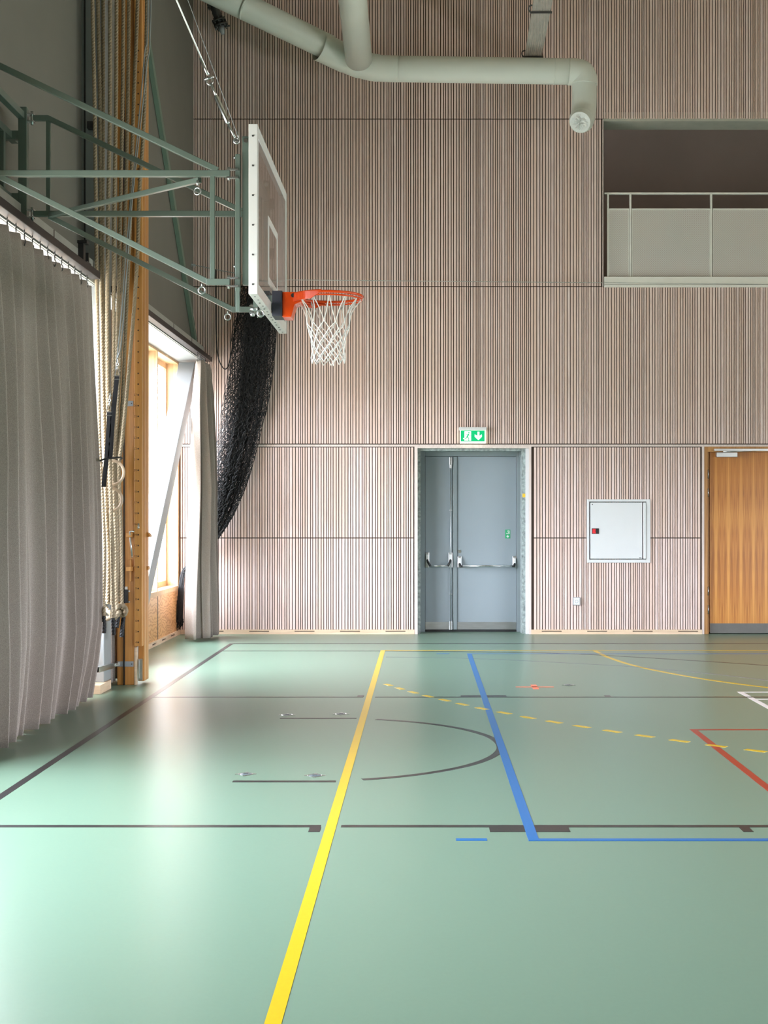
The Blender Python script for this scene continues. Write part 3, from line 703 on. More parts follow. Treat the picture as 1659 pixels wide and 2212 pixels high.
o_ = thing('power_outlet', (XY(1244.5, YB), YB, ZY(1307, YB)), 'small square grey-white power outlet low on the wall below the cabinet', 'outlet')
MB().box(XY(1237, YB), XY(1253.5, YB), YB - .022, YB + .005, ZY(1307.5, YB), ZY(1290, YB)).build('plate', M_bluegrey, o_, bevel=.004)
MB().box(XY(1238.8, YB), XY(1252, YB), YB - .03, YB - .02, ZY(1306.3, YB), ZY(1291.2, YB)).build('cover', M_cab, o_, bevel=.004)
MB().tube(ring((XY(1245, YB), YB - .031, ZY(1299, YB)), .019, (0, 1, 0), 20), .0022, 6, closed=True).build('socket_rim', M_steelgrey, o_)

e_ = thing('exit_sign', (XY(1020.5, YB), YB, ZY(957, YB)), 'lit green emergency exit sign above the grey double door', 'exit sign')
MB().box(XY(991.5, YB), XY(1050.5, YB), YB - .085, YB + .01, ZY(930, YB), ZY(923.5, YB)).build('housing', M_white, e_, bevel=.004)
MB().box(XY(993, YB), XY(1049, YB), YB - .052, YB - .03, ZY(958.5, YB), ZY(930, YB)).build('light_plate', mat('lit_acrylic', (0.8, 0.85, 0.75), 0.3, emit=(0.9, 0.95, 0.75), estr=.75), e_, bevel=.002)
pn = MB().box(XY(995, YB), XY(1046.5, YB), YB - .056, YB - .052, ZY(954, YB), ZY(930.5, YB)).build('green_panel', M_signgreen, e_)
YE = YB - .0565
def F3(u, v, w): return (XY(880 + u / 4.513, YB), YE - w, ZY(900 + v / 4.513, YB))
g = MB(); g.prism([(556, 146), (619, 146), (619, 236), (556, 236)], F3, .001)
g.prism([(682, 150), (700, 150), (700, 190), (724, 176), (724, 198), (691, 232), (655, 198), (655, 176), (682, 190)], F3, .001)
def stroke(mb, pts, w, F, t):
    for (a, b), (c, d) in zip(pts, pts[1:]):
        v = Vector((c - a, d - b)); v.normalize(); n_ = Vector((-v.y, v.x)) * w / 2; e0 = v * w * .25
        mb.prism([(a + n_.x - e0.x, b + n_.y - e0.y), (c + n_.x + e0.x, d + n_.y + e0.y), (c - n_.x + e0.x, d - n_.y + e0.y), (a - n_.x - e0.x, b - n_.y - e0.y)], F, t)
stroke(g, [(562, 214), (545, 216)], 8, F3, .001)
g.build('white_pictogram', M_signwhite, pn)
g = MB(); g.prism([(598 + 8 * math.cos(a), 161 + 8 * math.sin(a)) for a in [2 * math.pi * k / 10 for k in range(10)]], F3, .002)
stroke(g, [(594, 176), (580, 202)], 14, F3, .002); stroke(g, [(598, 176), (604, 188), (617, 186)], 5, F3, .002); stroke(g, [(590, 173), (572, 177), (566, 192)], 5, F3, .002)
stroke(g, [(581, 202), (598, 212), (598, 235)], 8, F3, .002); stroke(g, [(580, 202), (571, 215), (557, 215)], 8, F3, .002)
g.build('running_figure', M_signgreen, pn)

# ================================================================ DUCTWORK
dt = thing('ventilation_duct', P(1000, 150, 17.3), 'thick pale grey-green ventilation pipe running along the top of the slatted wall', 'duct')
Yd = 17.3
MB().tube(spline([P(330, -83, 15.9), P(450, -24, 16.3), P(712, 104, 17.1)], 10), 0.158, 32).build('slanted_pipe', M_duct, dt)
g = MB(); g.tube(spline([P(690, 100, 17.02), P(745, 126, 17.2), P(778, 139, 17.3), P(815, 147, 17.3), P(860, 149, 17.3)], 8), [0.178] * 9 + [0.172] * 8 + [0.168] * 8 + [0.163] * 8, 32, cap=False)
g.build('sleeve', M_duct, dt)
MB().tube(spline([P(850, 149, Yd), P(1000, 151, Yd), P(1238, 155, Yd)], 4), 0.161, 32).build('straight_pipe', M_duct, dt)
g = MB(); g.tube(spline([P(1228, 155, Yd), P(1245, 156, Yd), P(1257, 160.5, Yd), P(1262, 172, Yd), P(1262, 184, Yd)], 6), .166, 32).build('elbow', M_duct, dt)
g = MB(); g.tube(spline([P(1262, 180, Yd), P(1262, 215, Yd), P(1261, 240, Yd - .03), P(1257, 258, Yd - .13), P(1253, 264, Yd - .24)], 6), [.158] * 12 + [.158] * 8 + [.15, .145, .14, .13, .125], 32, cap=False)
g.build('end_bend', M_duct, dt)
pts = spline([P(1258, 257, Yd - .14), P(1253, 264, Yd - .245)], 2)
dd = (pts[-1] - pts[0]).normalized()
g = MB(); u_ = dd.orthogonal().normalized(); v_ = dd.cross(u_); rc = random.Random(8); vs = [pts[-1] + dd * .02]; NR = 5; NC = 22
for i_ in range(1, NR + 1):
    for k in range(NC):
        a_ = 2 * math.pi * k / NC; r_ = .132 * i_ / NR
        vs.append(pts[-1] + (u_ * math.cos(a_) + v_ * math.sin(a_)) * r_ + dd * (rc.uniform(-.012, .022) if i_ < NR - 1 else .004))
fs = [(0, 1 + k, 1 + (k + 1) % NC) for k in range(NC)] + [(1 + i_ * NC + k, 1 + i_ * NC + (k + 1) % NC, 1 + (i_ - 1) * NC + (k + 1) % NC, 1 + (i_ - 1) * NC + k) for i_ in range(1, NR) for k in range(NC)]
g.add(vs, fs); g.build('film_cap', M_film, dt)
MB().tube([P(757, -90, 15.0), P(762, 0, 15.9), P(775, 128, 17.05)], 0.168, 32).build('branch_pipe', M_duct, dt)
for (a, b, yy, rr_) in (((529, 14), (531.5, 15.2), 16.5, .1605), ):
    MB().tube([P(*a, yy), P(*b, yy)], rr_, 32).build('seam_band', M_duct, dt)
for q in (1197,): MB().tube([P(q, 154.4, Yd), P(q + 2, 154.5, Yd)], .1635, 32).build('seam_band', M_duct, dt)

# cable tray
ct = thing('cable_tray', P(1151, 122, 17.55), 'perforated metal cable tray hanging down from the ceiling to the duct', 'cable tray')
a, b = P(1152, 122, 17.6), P(1174, -3, 15.6)
b = a + (b - a) * 2.2
dv = (b - a).normalized(); sd_ = Vector((1, 0, 0)); sd_ = (sd_ - dv * sd_.dot(dv)).normalized(); up_ = dv.cross(sd_).normalized()
if up_.y > 0: up_ = -up_
LL = (b - a).length
g = MB()
for k in range(9):
    o1 = sd_ * ((k - 4) * .0255); g.bar(a + o1, b + o1, .011 if k not in (0, 8) else .006, .003, up=up_)
n_ = int(LL / .026)
for k in range(n_ + 1):
    c = a + dv * (k * .026); g.bar(c - sd_ * .104, c + sd_ * .104, .013, .003, up=up_)
g.build('perforated_base', M_tray, ct)
g = MB()
for s_ in (-1, 1): g.bar(a + sd_ * .105 * s_ + up_ * .02, b + sd_ * .105 * s_ + up_ * .02, .003, .05, up=up_)
g.build('side_flange', M_tray, ct)
for tt in (.05, 1.62, 3.2):
    c = a + dv * tt
    g = MB(); g.bar(c - sd_ * .13 - up_ * .02, c + sd_ * .125 - up_ * .02, .02, .02, up=up_); g.tube(spline([c - sd_ * .125 - up_ * .02, c - sd_ * .15 + dv * .03, c - sd_ * .15 + dv * .14, c - sd_ * .12 + dv * .18], 5), .009, 8)
    g.build('support_bracket', M_bolt, ct)

# flanged fitting beneath the slanted pipe
ff = thing('pipe_fitting', P(472, 40, 17.4), 'short dark metal pipe end with bolted flanges hanging under the slanted duct', 'pipe')
MB().tube([P(457, -30, 17.4), P(463, 14, 17.4), P(476, 52, 17.4)], .055, 16).build('pipe', M_bolt, ff)
for (x, y) in ((462, 10), (473, 44), (477, 54)):
    c = P(x, y, 17.4); dv2 = (P(476, 52, 17.4) - P(463, 14, 17.4)).normalized()
    g = MB(); g.tube([c, c + dv2 * .02], .088, 18)
    for k in range(8):
        an = 2 * math.pi * k / 8; u = dv2.orthogonal().normalized(); vv = dv2.cross(u)
        q = c + u * math.cos(an) * .075 + vv * math.sin(an) * .075; g.tube([q - dv2 * .025, q + dv2 * .045], .012, 6)
    g.build('flange', M_bolt, ff)
MB().tube([P(477, 58, 17.4), P(482, 74, 17.4)], [.05, .02], 12).build('nozzle', M_steelgrey, ff)
MB().tube([P(484, 56, 17.4), P(496, 55.5, 17.4)], .012, 8).build('lever', M_black, ff)

# ================================================================ BASKETBALL HOOP
YN, YFr = 8.70, 9.85
hp = thing('basketball_hoop', (-3.0, 9.27, 3.7), 'wall-mounted basketball hoop with clear backboard, orange rim, white net and green steel arms', 'basketball hoop')
Wd = .038
def truss(Y, name):
    t_ = thing(name, (-2.7, Y, 3.7)); t_.parent = hp; t_.location = Vector((-2.7, Y, 3.7)) - Vector(hp.location)
    kx_, zt_, zm, zb_ = -2.69, 4.425, 3.735, 3.045
    MB().bar((-2.82, Y, zt_), (kx_, Y, zt_), Wd, ext=0).build('top_stub', M_green, t_, bevel=.003)
    MB().bar((kx_ - .015, Y, zt_ + .004), (-1.30, Y, zm + .02), Wd - .0012).build('upper_diagonal', M_green, t_, bevel=.003)
    MB().bar((-2.80, Y, zm), (-1.224, Y, zm), Wd + .001).build('middle_rail', M_green, t_, bevel=.003)
    MB().bar((kx_, Y, zm - .02), (-1.365, Y, zb_), Wd - .0020).build('lower_diagonal', M_green, t_, bevel=.003)
    MB().bar((-1.375, Y, zb_), (-1.224, Y, zb_), Wd).build('lower_stub', M_green, t_, bevel=.003)
    MB().bar((-1.335, Y, zm), (-1.335, Y, zb_), .03).build('short_upright', M_green, t_, bevel=.003)
    MB().bar((kx_ - (.035 if Y == YN else .005), Y, zt_), (kx_ - (.035 if Y == YN else .005), Y, zm), .03).build('rear_upright', M_green, t_, bevel=.003)
    for z in (zm, zb_):
        g = MB(); g.box(-1.245, -1.17, Y - .016, Y + .016, z + .022, z + .030); g.box(-1.245, -1.17, Y - .016, Y + .016, z - .030, z - .022); g.tube([(-1.232, Y, z - .042), (-1.232, Y, z + .042)], .009, 10)
        g.build('clevis', M_chrome, t_)
    for z in (zt_, zm):
        g = MB(); g.box(-2.85, -2.795, Y - .03, Y + .03, z + .022, z + .030); g.box(-2.85, -2.795, Y - .03, Y + .03, z - .030, z - .022); g.tube([(-2.81, Y - .01, z - .05), (-2.81, Y - .01, z + .045)], .011, 10)
        g.build('hinge', M_chrome, t_)
    # ring eye under the lower corner
    g = MB(); g.tube(ring((-1.40, Y - .02, zb_ - .055), .022, (0, 1, 0), 18), .0055, 8, closed=True); g.tube([(-1.40, Y - .02, zb_ - .03), (-1.40, Y - .02, zb_ - .01)], .006, 8); g.build('eye_bolt', M_chrome, t_)
truss(YN, 'support_arm'); truss(YFr, 'support_arm')
MB().bar((-2.68, YFr - .02, 3.72), (-1.42, YN + .02, 3.70), .032).build('cross_brace', M_green, hp, bevel=.003)
# wall frame
g = MB(); g.bar((-2.875, YFr, 3.675), (-2.875, YFr, 4.50), .062); g.build('hinge_post', M_green, hp, bevel=.004)
g = MB(); g.bar((-2.875, YN, 3.675), (-2.875, YN, 4.50), .062); g.build('hinge_post', M_green, hp, bevel=.004)
for z in (4.44, 3.70):
    g = MB(); g.bar((-2.885, YN, z), (-2.885, YFr, z), .05); g.build('frame_rail', M_green, hp, bevel=.003)
g = MB(); g.bar((-2.975, 8.2, 4.30), (-2.975, 9.98, 4.30), .05); g.bar((-2.975, 8.2, 3.85), (-2.975, 9.98, 3.85), .05); g.bar((-2.975, 9.66, 3.87), (-2.975, 9.66, 4.28), .044); g.bar((-2.975, 8.9, 3.87), (-2.975, 8.9, 4.28), .044)
g.box(-3.03, -2.90, YFr - .03, YFr + .03, 4.27, 4.33); g.box(-3.03, -2.90, YFr - .03, YFr + .03, 3.82, 3.88); g.box(-3.03, -2.90, YN - .03, YN + .03, 4.27, 4.33); g.box(-3.03, -2.90, YN - .03, YN + .03, 3.82, 3.88)
g.build('wall_frame', M_green, hp, bevel=.003)
# uprights behind the board
for Y in (YN, YFr):
    g = MB(); g.bar((-1.178, Y + .03, 2.99), (-1.178, Y + .03, 3.865), .03, .034); g.build('adjuster_post', M_green, hp, bevel=.003)
    g = MB(); g.bar((-1.178, Y + .03, 2.86 if Y == YN else 2.99), (-1.178, Y + .03, 3.0), .024, .026); g.build('adjuster_slide', M_green, hp, bevel=.002)
    g = MB(); g.bar((-1.128, Y + .06, 3.05), (-1.128, Y + .06, 3.985), .046, .05); g.box(-1.15, -1.075, Y + .035, Y + .09, 3.035, 3.065); g.build('board_post', M_green, hp, bevel=.003)
    for z in (3.82, 3.46, 3.14):
        MB().box(-1.106, -1.072, Y + .04, Y + .08, z - .035, z + .035).build('rubber_spacer', M_black, hp)
    for z in (3.845, 3.15): MB().tube([(-1.205, Y + .03, z), (-1.190, Y + .03, z)], .010, 8).build('bolt_head', M_chrome, hp)
    MB().tube([(-1.128, Y + .030, 3.955), (-1.128, Y + .037, 3.955)], .014, 12).build('bolt_head', M_chrome, hp)
for z in (3.85, 3.15): MB().bar((-1.128, YN + .06, z), (-1.128, YFr + .06, z), .04).build('cross_member', M_green, hp, bevel=.003)
g = MB(); g.tube(ring(P(563, 677, 8.95), .02, (0, 1, 0), 18), .0065, 8, closed=True); g.tube([P(540, 668, 8.95), P(556, 668, 8.95)], .012, 8); g.tube([P(541, 680, 8.95), P(550, 680, 8.95)], .012, 8); g.build('eye_bolt', M_chrome, hp)
g = MB(); g.tube([P(427, 390, 8.7), P(427, 400, 8.7)], .009, 8); g.tube(ring(P(426.5, 413, 8.7), .022, (.3, 1, 0), 18), .0055, 8, closed=True); g.build('eye_bolt', M_chrome, hp)

# backboard
bd = thing('backboard', (-1.045, 9.34, 2.9)); bd.parent = hp; bd.location = Vector((-1.045, 9.34, 2.9)) - Vector(hp.location)
BF, BB = -1.017, -1.072; by0, by1, bz0, bz1 = 8.43, 10.25, 2.925, 3.975
g = MB()
for q in ((by0, by0 + .022), (by1 - .022, by1)): g.box(BB, BF, q[0], q[1], bz0, bz1)
g.box(BB, BF, by0 + .022, by1 - .022, bz1 - .022, bz1); g.box(BB, BF, by0 + .022, by1 - .022, bz0, bz0 + .022)
g.build('board_frame', M_white2, bd, bevel=.002)
MB().box(BF - .016, BF - .004, by0 + .022, by1 - .022, bz0 + .022, bz1 - .022).build('clear_panel', M_board, bd)
def fr(y0, y1, z0, z1, w): 
    g = MB()
    for q in ((y0, y0 + w, z0, z1), (y1 - w, y1, z0, z1), (y0 + w, y1 - w, z0, z0 + w), (y0 + w, y1 - w, z1 - w, z1)): g.box(BF - .0035, BF - .0015, *q)
    return g
fr(by0 + .022, by1 - .022, bz0 + .022, bz1 - .022, .05).build('border_stripe', M_white2, bd)
cy_ = (by0 + by1) / 2
fr(cy_ - .295, cy_ + .295, bz0 + .17, bz0 + .62, .05).build('target_rectangle', M_white2, bd)
for k in range(6):
    z = bz0 + .06 + k * (1.05 - .12) / 5 * .985; MB().tube([(-1.045, by0 + .001, z), (-1.045, by0 - .004, z)], .006, 8).build('screw', M_bolt, bd)
for k in range(14):
    y = by0 + .1 + k * .125; MB().tube([(-1.045 + .006 * (k % 2), y, bz0 + .001), (-1.045 + .006 * (k % 2), y, bz0 - .003)], .006, 8).build('screw', M_bolt, bd)

# rim, mount and net
RX, RY, RZ, RR = -0.640, 9.31, 3.05, 0.232
rm = thing('rim', (RX, RY, RZ)); rm.parent = hp; rm.location = Vector((RX, RY, RZ)) - Vector(hp.location)
MB().tube(ring((RX, RY, RZ), RR, (0, 0, 1), 64), .0095, 12, closed=True).build('hoop_ring', M_orange, rm)
MB().tube(ring((RX, RY, RZ - .02), RR - .004, (0, 0, 1), 64), .006, 8, closed=True).build('net_ring', M_orange, rm)
# curved cover plate hugging the back half of the ring
g = MB(); N = 36; vs = []; fs = []
for i in range(N + 1):
    an = math.pi - 1.45 + 2.9 * i / N; e1 = min(1, min(i, N - i) / 4)
    for r_, z in ((RR + .008, RZ + .012), (RR + .013, RZ + .005), (RR + .013, RZ - .042 * e1 - .004), (RR + .004, RZ - .042 * e1 - .004), (RR + .001, RZ + .010)):
        vs.append((RX + r_ * math.cos(an), RY + r_ * math.sin(an), z))
for i in range(N):
    for k in range(5): fs.append((i * 5 + k, i * 5 + (k + 1) % 5, (i + 1) * 5 + (k + 1) % 5, (i + 1) * 5 + k))
g.add(vs, fs, smooth=False); g.build('cover_plate', M_orange, rm)
g = MB()
def F4(u, v, w): return (u, RY - .085 + w, v)
g.prism([(-.945, 3.07), (-.83, 3.07), (-.80, 3.055), (-.80, 3.01), (-.862, 2.985), (-.885, 2.90), (-.945, 2.90)], F4, .17)
g.build('mount_bracket', M_orange, rm, bevel=.004)
g = MB(); g.box(-1.0135, -.945, RY - .10, RY + .10, 2.905, 3.075); g.build('mount_pad', M_pad, rm, bevel=.003)
MB().tube([(-.872, RY - .086, 3.045), (-.872, RY - .094, 3.045)], .014, 12).build('mount_bolt', M_black, rm)
g = MB(); g.bar((-1.128, RY, 2.94), (-1.128, RY, 3.1), .03, .16); g.bar((-1.10, RY, 3.0), (-1.0135, RY, 3.0), .12, .1); g.build('mount_backing', M_green, rm)

g = MB(); rn = random.Random(12); NL = 12
levels = [(0.222, -.018), (.150, -.185), (.133, -.235), (.121, -.283), (.114, -.328), (.111, -.372), (.112, -.414), (.113, -.452)]
def nd(l, k):
    r_, z = levels[l]; an = 2 * math.pi * (k + (l % 2) * .5) / NL + .1
    jr = rn.uniform(-.006, .006)
    return (an, r_, z)
nodes = {}
for l in range(len(levels)):
    for k in range(NL):
        an, r_, z = nd(l, k); an += rn.uniform(-.05, .05) * (l > 0); r2 = r_ + rn.uniform(-.004, .004) * (l > 0)
        nodes[l, k] = Vector((RX + .0 + (-.012 * max(0, -z / .45)) * 0 + r2 * math.cos(an), RY + r2 * math.sin(an), RZ + z + rn.uniform(-.005, .005) * (l > 0)))
cr_ = .0036
for l in range(len(levels) - 1):
    for k in range(NL):
        a = nodes[l, k]
        for dk in ((0, -1) if l % 2 == 0 else (0, 1)):
            b = nodes[l + 1, (k + dk) % NL]
            c0 = Vector((RX, RY, 0)); mid = (a + b) / 2; rad = Vector((mid.x - RX, mid.y - RY, 0)).normalized()
            bow = (-.020 if l == 0 else .003)
            if l == 0:
                off = (b - a); off.z = 0; off = off.normalized() * .010 if off.length > 0 else Vector()
                pts = [a + Vector((0, 0, .012)), a + off + Vector((0, 0, -.012)), mid + rad * bow, b]
                g.tube(spline(pts, 5), cr_, 6)
            else: g.tube([a, mid + rad * bow, b], cr_, 6, cap=False)
    if l:
        for k in range(NL):
            c = nodes[l, k]; g.tube([c + Vector((0, 0, .008)), c + Vector((0, 0, .0)), c - Vector((0, 0, .008))], [.0035, .0062, .0035], 6)
c = nodes[7, 9]; g.tube([c, c + Vector((.004, 0, -.03))], cr_, 6)
netw = g.build('net', M_net, rm)

# suspension rod
sr = thing('suspension_rod', P(511, 303, 8.72), 'thin steel tension rod with turnbuckle running from high on the left wall to the backboard', 'rod')
def PR(x, y): return P(x, y, 8.66)
b0 = PR(453, 170)
tp = P(376, -10, 8.66); tp2 = b0 + (tp - b0) * 4.2
tp2 = b0 + (tp - b0) * ((XL + .01 - b0.x) / (tp.x - b0.x))
MB().tube([PR(449, 158), tp2], .0055, 8).build('cable', M_chrome, sr)
g = MB(); g.tube([PR(432, 126), PR(450, 162)], [.006, .012], 8); g.build('cable_end', M_chrome, sr)
g = MB(); g.tube(spline([PR(445, 168), PR(447, 178), PR(453, 183), PR(459, 178), PR(459, 166)], 5), .007, 8); g.tube([PR(441, 172), PR(462, 165)], .008, 8); g.build('shackle', M_chrome, sr)
for a_, b_ in (((455, 180), (468, 209)), ((492, 266), (508, 298))): MB().tube([PR(*a_), PR(*b_)], .008, 8).build('threaded_rod', M_chrome, sr)
MB().tube([PR(466, 207), PR(468, 211), PR(492, 264), PR(494, 268)], [.010, .0155, .0155, .010], 14).build('turnbuckle', M_chrome, sr)
g = MB(); g.tube(ring(PR(511, 304), .016, (0, 1, 0), 18), .008, 8, closed=True); g.tube([PR(511, 304) - Vector((0, .01, 0)), PR(511, 304) + Vector((0, .03, 0))], .009, 10); g.build('eye', M_chrome, sr)
pA = P(516, 300, 8.8); pB = P(405, -2, 8.8); pB = pA + (pB - pA) * ((XL + .01 - pA.x) / (pB.x - pA.x))
sw = thing('safety_wire', pA, 'hair-thin wire beside the steel tension rod, above the backboard', 'wire')
MB().tube([pA, pB], .0022, 6).build('wire', M_steelgrey, sw)
MB().tube([P(513, 284, 8.8), P(516, 300, 8.8)], .006, 6).build('thimble', M_chrome, sw)

# ================================================================ NET ON THE BACK WALL AND ITS WIRE
YNt = 17.93
wr = thing('net_wire', P(700, 605, YNt), 'thin horizontal steel wire stretched in front of the slatted wall', 'wire')
MB().tube(spline([P(400, 568, YNt), P(470, 583, YNt), P(520, 592, YNt)], 4), .005, 6).build('slack_wire', M_steelgrey, wr)
MB().tube([P(520, 592, YNt), P(560, 604, YNt), P(1000, 608, YNt), P(1659, 614, YNt), P(2000, 617, YNt)], .0045, 6).build('wire', M_chrome, wr)
g = MB(); g.tube([P(398, 567, YNt), P(402, 575, YNt)], .02, 8); g.tube([P(402, 568, YNt), P(422, 573, YNt)], .012, 8)
for k in range(5): g.tube([P(404 + 4 * k, 566 + k, YNt), P(406 + 4 * k, 574 + k, YNt)], .006, 6)
g.tube([P(398, 570, YNt), Vector((XL, YNt, P(398, 570, YNt).z))], .008, 6)
g.build('spring', M_steelgrey, wr)
# gathered net bundle: centreline (pixel readings of its hang) with half width
cl = [(560, 612, 34), (556, 660, 38), (549, 720, 43), (543, 790, 43), (532, 860, 44), (519, 930, 43), (507, 990, 41), (493, 1050, 38), (478, 1100, 33), (463, 1140, 27), (440, 1180, 20), (415, 1215, 8), (396, 1236, 4), (390, 1290, 6), (386, 1345, 7)]
cs = spline([Vector((x, y, h)) for x, y, h in cl], 7)
rn = random.Random(21); g = MB()
pathY = lambda y: YNt - .05 if y < 1150 else YNt - .05
S = 230
for s_ in range(S):
    e0 = max(-1, min(1, rn.gauss(0, .52))); dep = rn.uniform(-.10, .09); pts = []
    ph, fr_ = rn.uniform(0, 6.28), rn.uniform(.5, 1.1)
    i0 = 0; i1 = len(cs) if rn.random() < .55 else rn.randint(50, len(cs) - 20)
    drift = rn.uniform(-.35, .35)
    sub = cs[i0:i1]
    K_ = 3
    for i in range(len(sub) - 1):
        for kk in range(K_):
            q = sub[i].lerp(sub[i + 1], kk / K_); tt = (i + kk / K_)
            e2 = e0 + drift * math.sin(tt * .05 + ph) + rn.uniform(-.10, .10) * (1.3 - .5 * abs(e0))
            e2 = max(-1.12, min(1.12, e2))
            dY = YNt - .03 + dep * min(1, q.z / 35)
            dirx = 1
            pts.append(P(q.x + e2 * q.z, q.y + rn.uniform(-1.5, 1.5) - e2 * q.z * .25 * (q.y > 900), dY))
    g.tube(pts, .0040, 3, cap=False)
for s_ in range(14):   # a few loose loops at the floor end
    c = P(388 + rn.uniform(-8, 6), 1350 + rn.uniform(-30, 0), YNt - .03); g.tube(spline([c, c + Vector((rn.uniform(-.05, .02), 0, -.12)), c + Vector((rn.uniform(-.04, .04), 0, -.02))], 5), .005, 4, cap=False)
g.build('divider_net', M_blackcord, label='black divider net gathered in a bundle hanging behind the backboard', cat='net', recalc=False, org=P(388, 1375, YNt))
MB().tube(spline([P(466, 582, 17.9), P(466, 640, 17.9), P(467, 720, 17.9), P(471, 770, 17.9), P(482, 795, 17.9), P(492, 793, 17.9), P(499, 765, 17.9), P(504, 735, 17.9), P(512, 690, 17.9), P(517, 620, 17.9)], 8), .0075, 6).build('hanging_cord', M_blackcord, label='thin black cord hanging in a long loop left of the black net', cat='cord')

# ================================================================ NUMBERED POSTS (beam stand)
YPst = 12.60
ps = thing('beam_post', (-2.70, YPst + .1, 0), 'tall orange pine post with numbered peg holes beside the hemp ropes', 'post')
def px_(x, Y=YPst): return XY(x, Y)
T = CEIL - .005
g = MB(); g.box(px_(253), px_(267), YPst, YPst + .09, 0, T); g.build('rear_upright', M_pine, ps, bevel=.004)
g = MB(); g.box(px_(269.3), px_(290), YPst, YPst + .14, 0, T); g.build('main_upright', M_pine, ps, bevel=.004)
g = MB(); g.box(px_(290.1), px_(295.5), YPst - .004, YPst + .04, 0, ZY(1399, YPst)); g.build('lower_batten', M_birch, ps, bevel=.003)
nb = MB(); nb.box(px_(290.1), px_(308), YPst - .02, YPst + .05, ZY(1396, YPst), T); nb = nb.build('numbered_plank', M_pine2, ps, bevel=.008)
g = MB(); g.box(px_(296), px_(309.5), YPst + .05, YPst + .155, .03, T); g.box(px_(300), px_(308.7), YPst + .155, YPst + .17, .03, T); g.box(px_(296), px_(309.5), YPst + .17, YPst + .25, .03, T); g.build('grooved_side', M_pine, ps, bevel=.005)
g = MB(); g.box(px_(297), px_(306), YPst + .02, YPst + .05, 0.04, ZY(1424, YPst)); g.box(px_(299), px_(301), YPst + .005, YPst + .02, 0.06, ZY(1426, YPst)); g.build('steel_runner', M_chrome, ps, bevel=.002)
g = MB()
MB().tube([(px_(268.2), YPst - .01, 0.0), (px_(268.2), YPst - .01, T)], .006, 6).build('black_cable', M_blackcord, ps)
# numbers 4 to 27 and their holes
holes = MB(); nums = MB()
for nmb in range(4, 60):
    z = .0989 * nmb + .0128
    z = ZY(853.5 + (27 - nmb) * 23.2, YPst)
    if z > T - .2: break
    MB().tube([(px_(299.6), YPst - .0195, z), (px_(299.6), YPst - .0215, z)], .0075, 12).build('peg_hole', M_ink, nb)
    if nmb <= 27:
        cu = bpy.data.curves.new('t', 'FONT'); cu.body = str(nmb); cu.size = .028; cu.align_x = 'RIGHT'; cu.align_y = 'CENTER'
        to = bpy.data.objects.new('t', cu); COL.objects.link(to); me = bpy.data.meshes.new_from_object(to)
        vs = [(px_(296.6) + v.co.x, YPst - .0212, z + v.co.y) for v in me.vertices]
        nums.add(vs, [tuple(p.vertices) for p in me.polygons])
        bpy.data.objects.remove(to); bpy.data.curves.remove(cu); bpy.data.meshes.remove(me)
nums.build('printed_numbers', M_ink, nb, recalc=False)
for (y0, y1, x0, x1) in ((866, 877.5, 270, 288), (1428.5, 1440, 252, 288.5)):
    g = MB(); g.box(px_(x0), px_(x1), YPst - .006, YPst + .001, ZY(y1, YPst), ZY(y0, YPst)); o = g.build('fixing_plate', M_bluegrey, ps, bevel=.001)
    g = MB()
    for q in (x0 + 4, x1 - 3.5): g.tube([(px_(q), YPst - .006, ZY((y0 + y1) / 2, YPst)), (px_(q), YPst - .009, ZY((y0 + y1) / 2, YPst))], .006, 8)
    g.build('screws', M_bolt, o)
# sliding beam shoes with pins
for (yc, slant) in ((1155, True), (1228, False)):
    sh = thing('sliding_block', (px_(280), YPst, ZY(yc, YPst))); sh.parent = ps; sh.location = Vector((px_(280), YPst, ZY(yc, YPst))) - Vector(ps.location)
    MB().box(px_(274), px_(287.3), YPst - .05, YPst, ZY(yc + 5, YPst), ZY(yc - 4, YPst)).build('front_block', M_pine2, sh, bevel=.004)
    Yb = YPst + .2
    def F5(u, v, w): return (XY(u, Yb), Yb - .04 + w, ZY(v, Yb))
    MB().prism([(314, yc - 5), (321, yc - 5), (326, yc + 1) if slant else (322, yc - 4), (326, yc + 5) if slant else (322, yc + 3), (314, yc + 4)], F5, .08).build('rear_block', M_pine, sh, bevel=.003)
g = MB(); g.tube(spline([P(281, 1156, 12.52), P(280, 1150, 12.51), P(284, 1147.5, 12.51), P(289, 1148.5, 12.53)], 5), .007, 8); g.tube([P(281, 1161, 12.52), P(285, 1200, 12.53)], .0085, 10); g.tube([P(285, 1200, 12.53), P(285.3, 1204, 12.53)], .005, 8); g.build('lever_pin', M_chrome, ps)
g = MB(); g.tube([P(299.5, 1132, 12.57), P(299, 1141, 12.53)], .009, 10); g.tube([P(299.5, 1133, 12.585), P(299.5, 1133, 12.54)], .008, 8); g.build('peg', M_chrome, ps)
MB().box(px_(281), px_(284.5), YPst - .02, YPst, ZY(1256, YPst), ZY(1208, YPst)).build('slat', M_pine2, ps, bevel=.002)
MB().box(XY(312.5, 12.75), XY(317, 12.75), 12.76, 12.80, ZY(1252, 12.75), ZY(1203, 12.75)).build('slat', M_pine, ps, bevel=.002)
g = MB(); g.box(px_(270), px_(277.5), YPst - .03, YPst - .001, ZY(1302, YPst), ZY(1273, YPst)); lb = g.build('latch_box', M_black, ps, bevel=.003)
g = MB(); g.box(px_(270.5), px_(276.5), YPst - .02, YPst - .001, ZY(1273, YPst), ZY(1267, YPst))
for q in (1277, 1300): g.tube([(px_(279.5), YPst - .001, ZY(q, YPst)), (px_(279.5), YPst - .012, ZY(q, YPst))], .008, 10)
g.build('latch_fittings', M_chrome, lb)
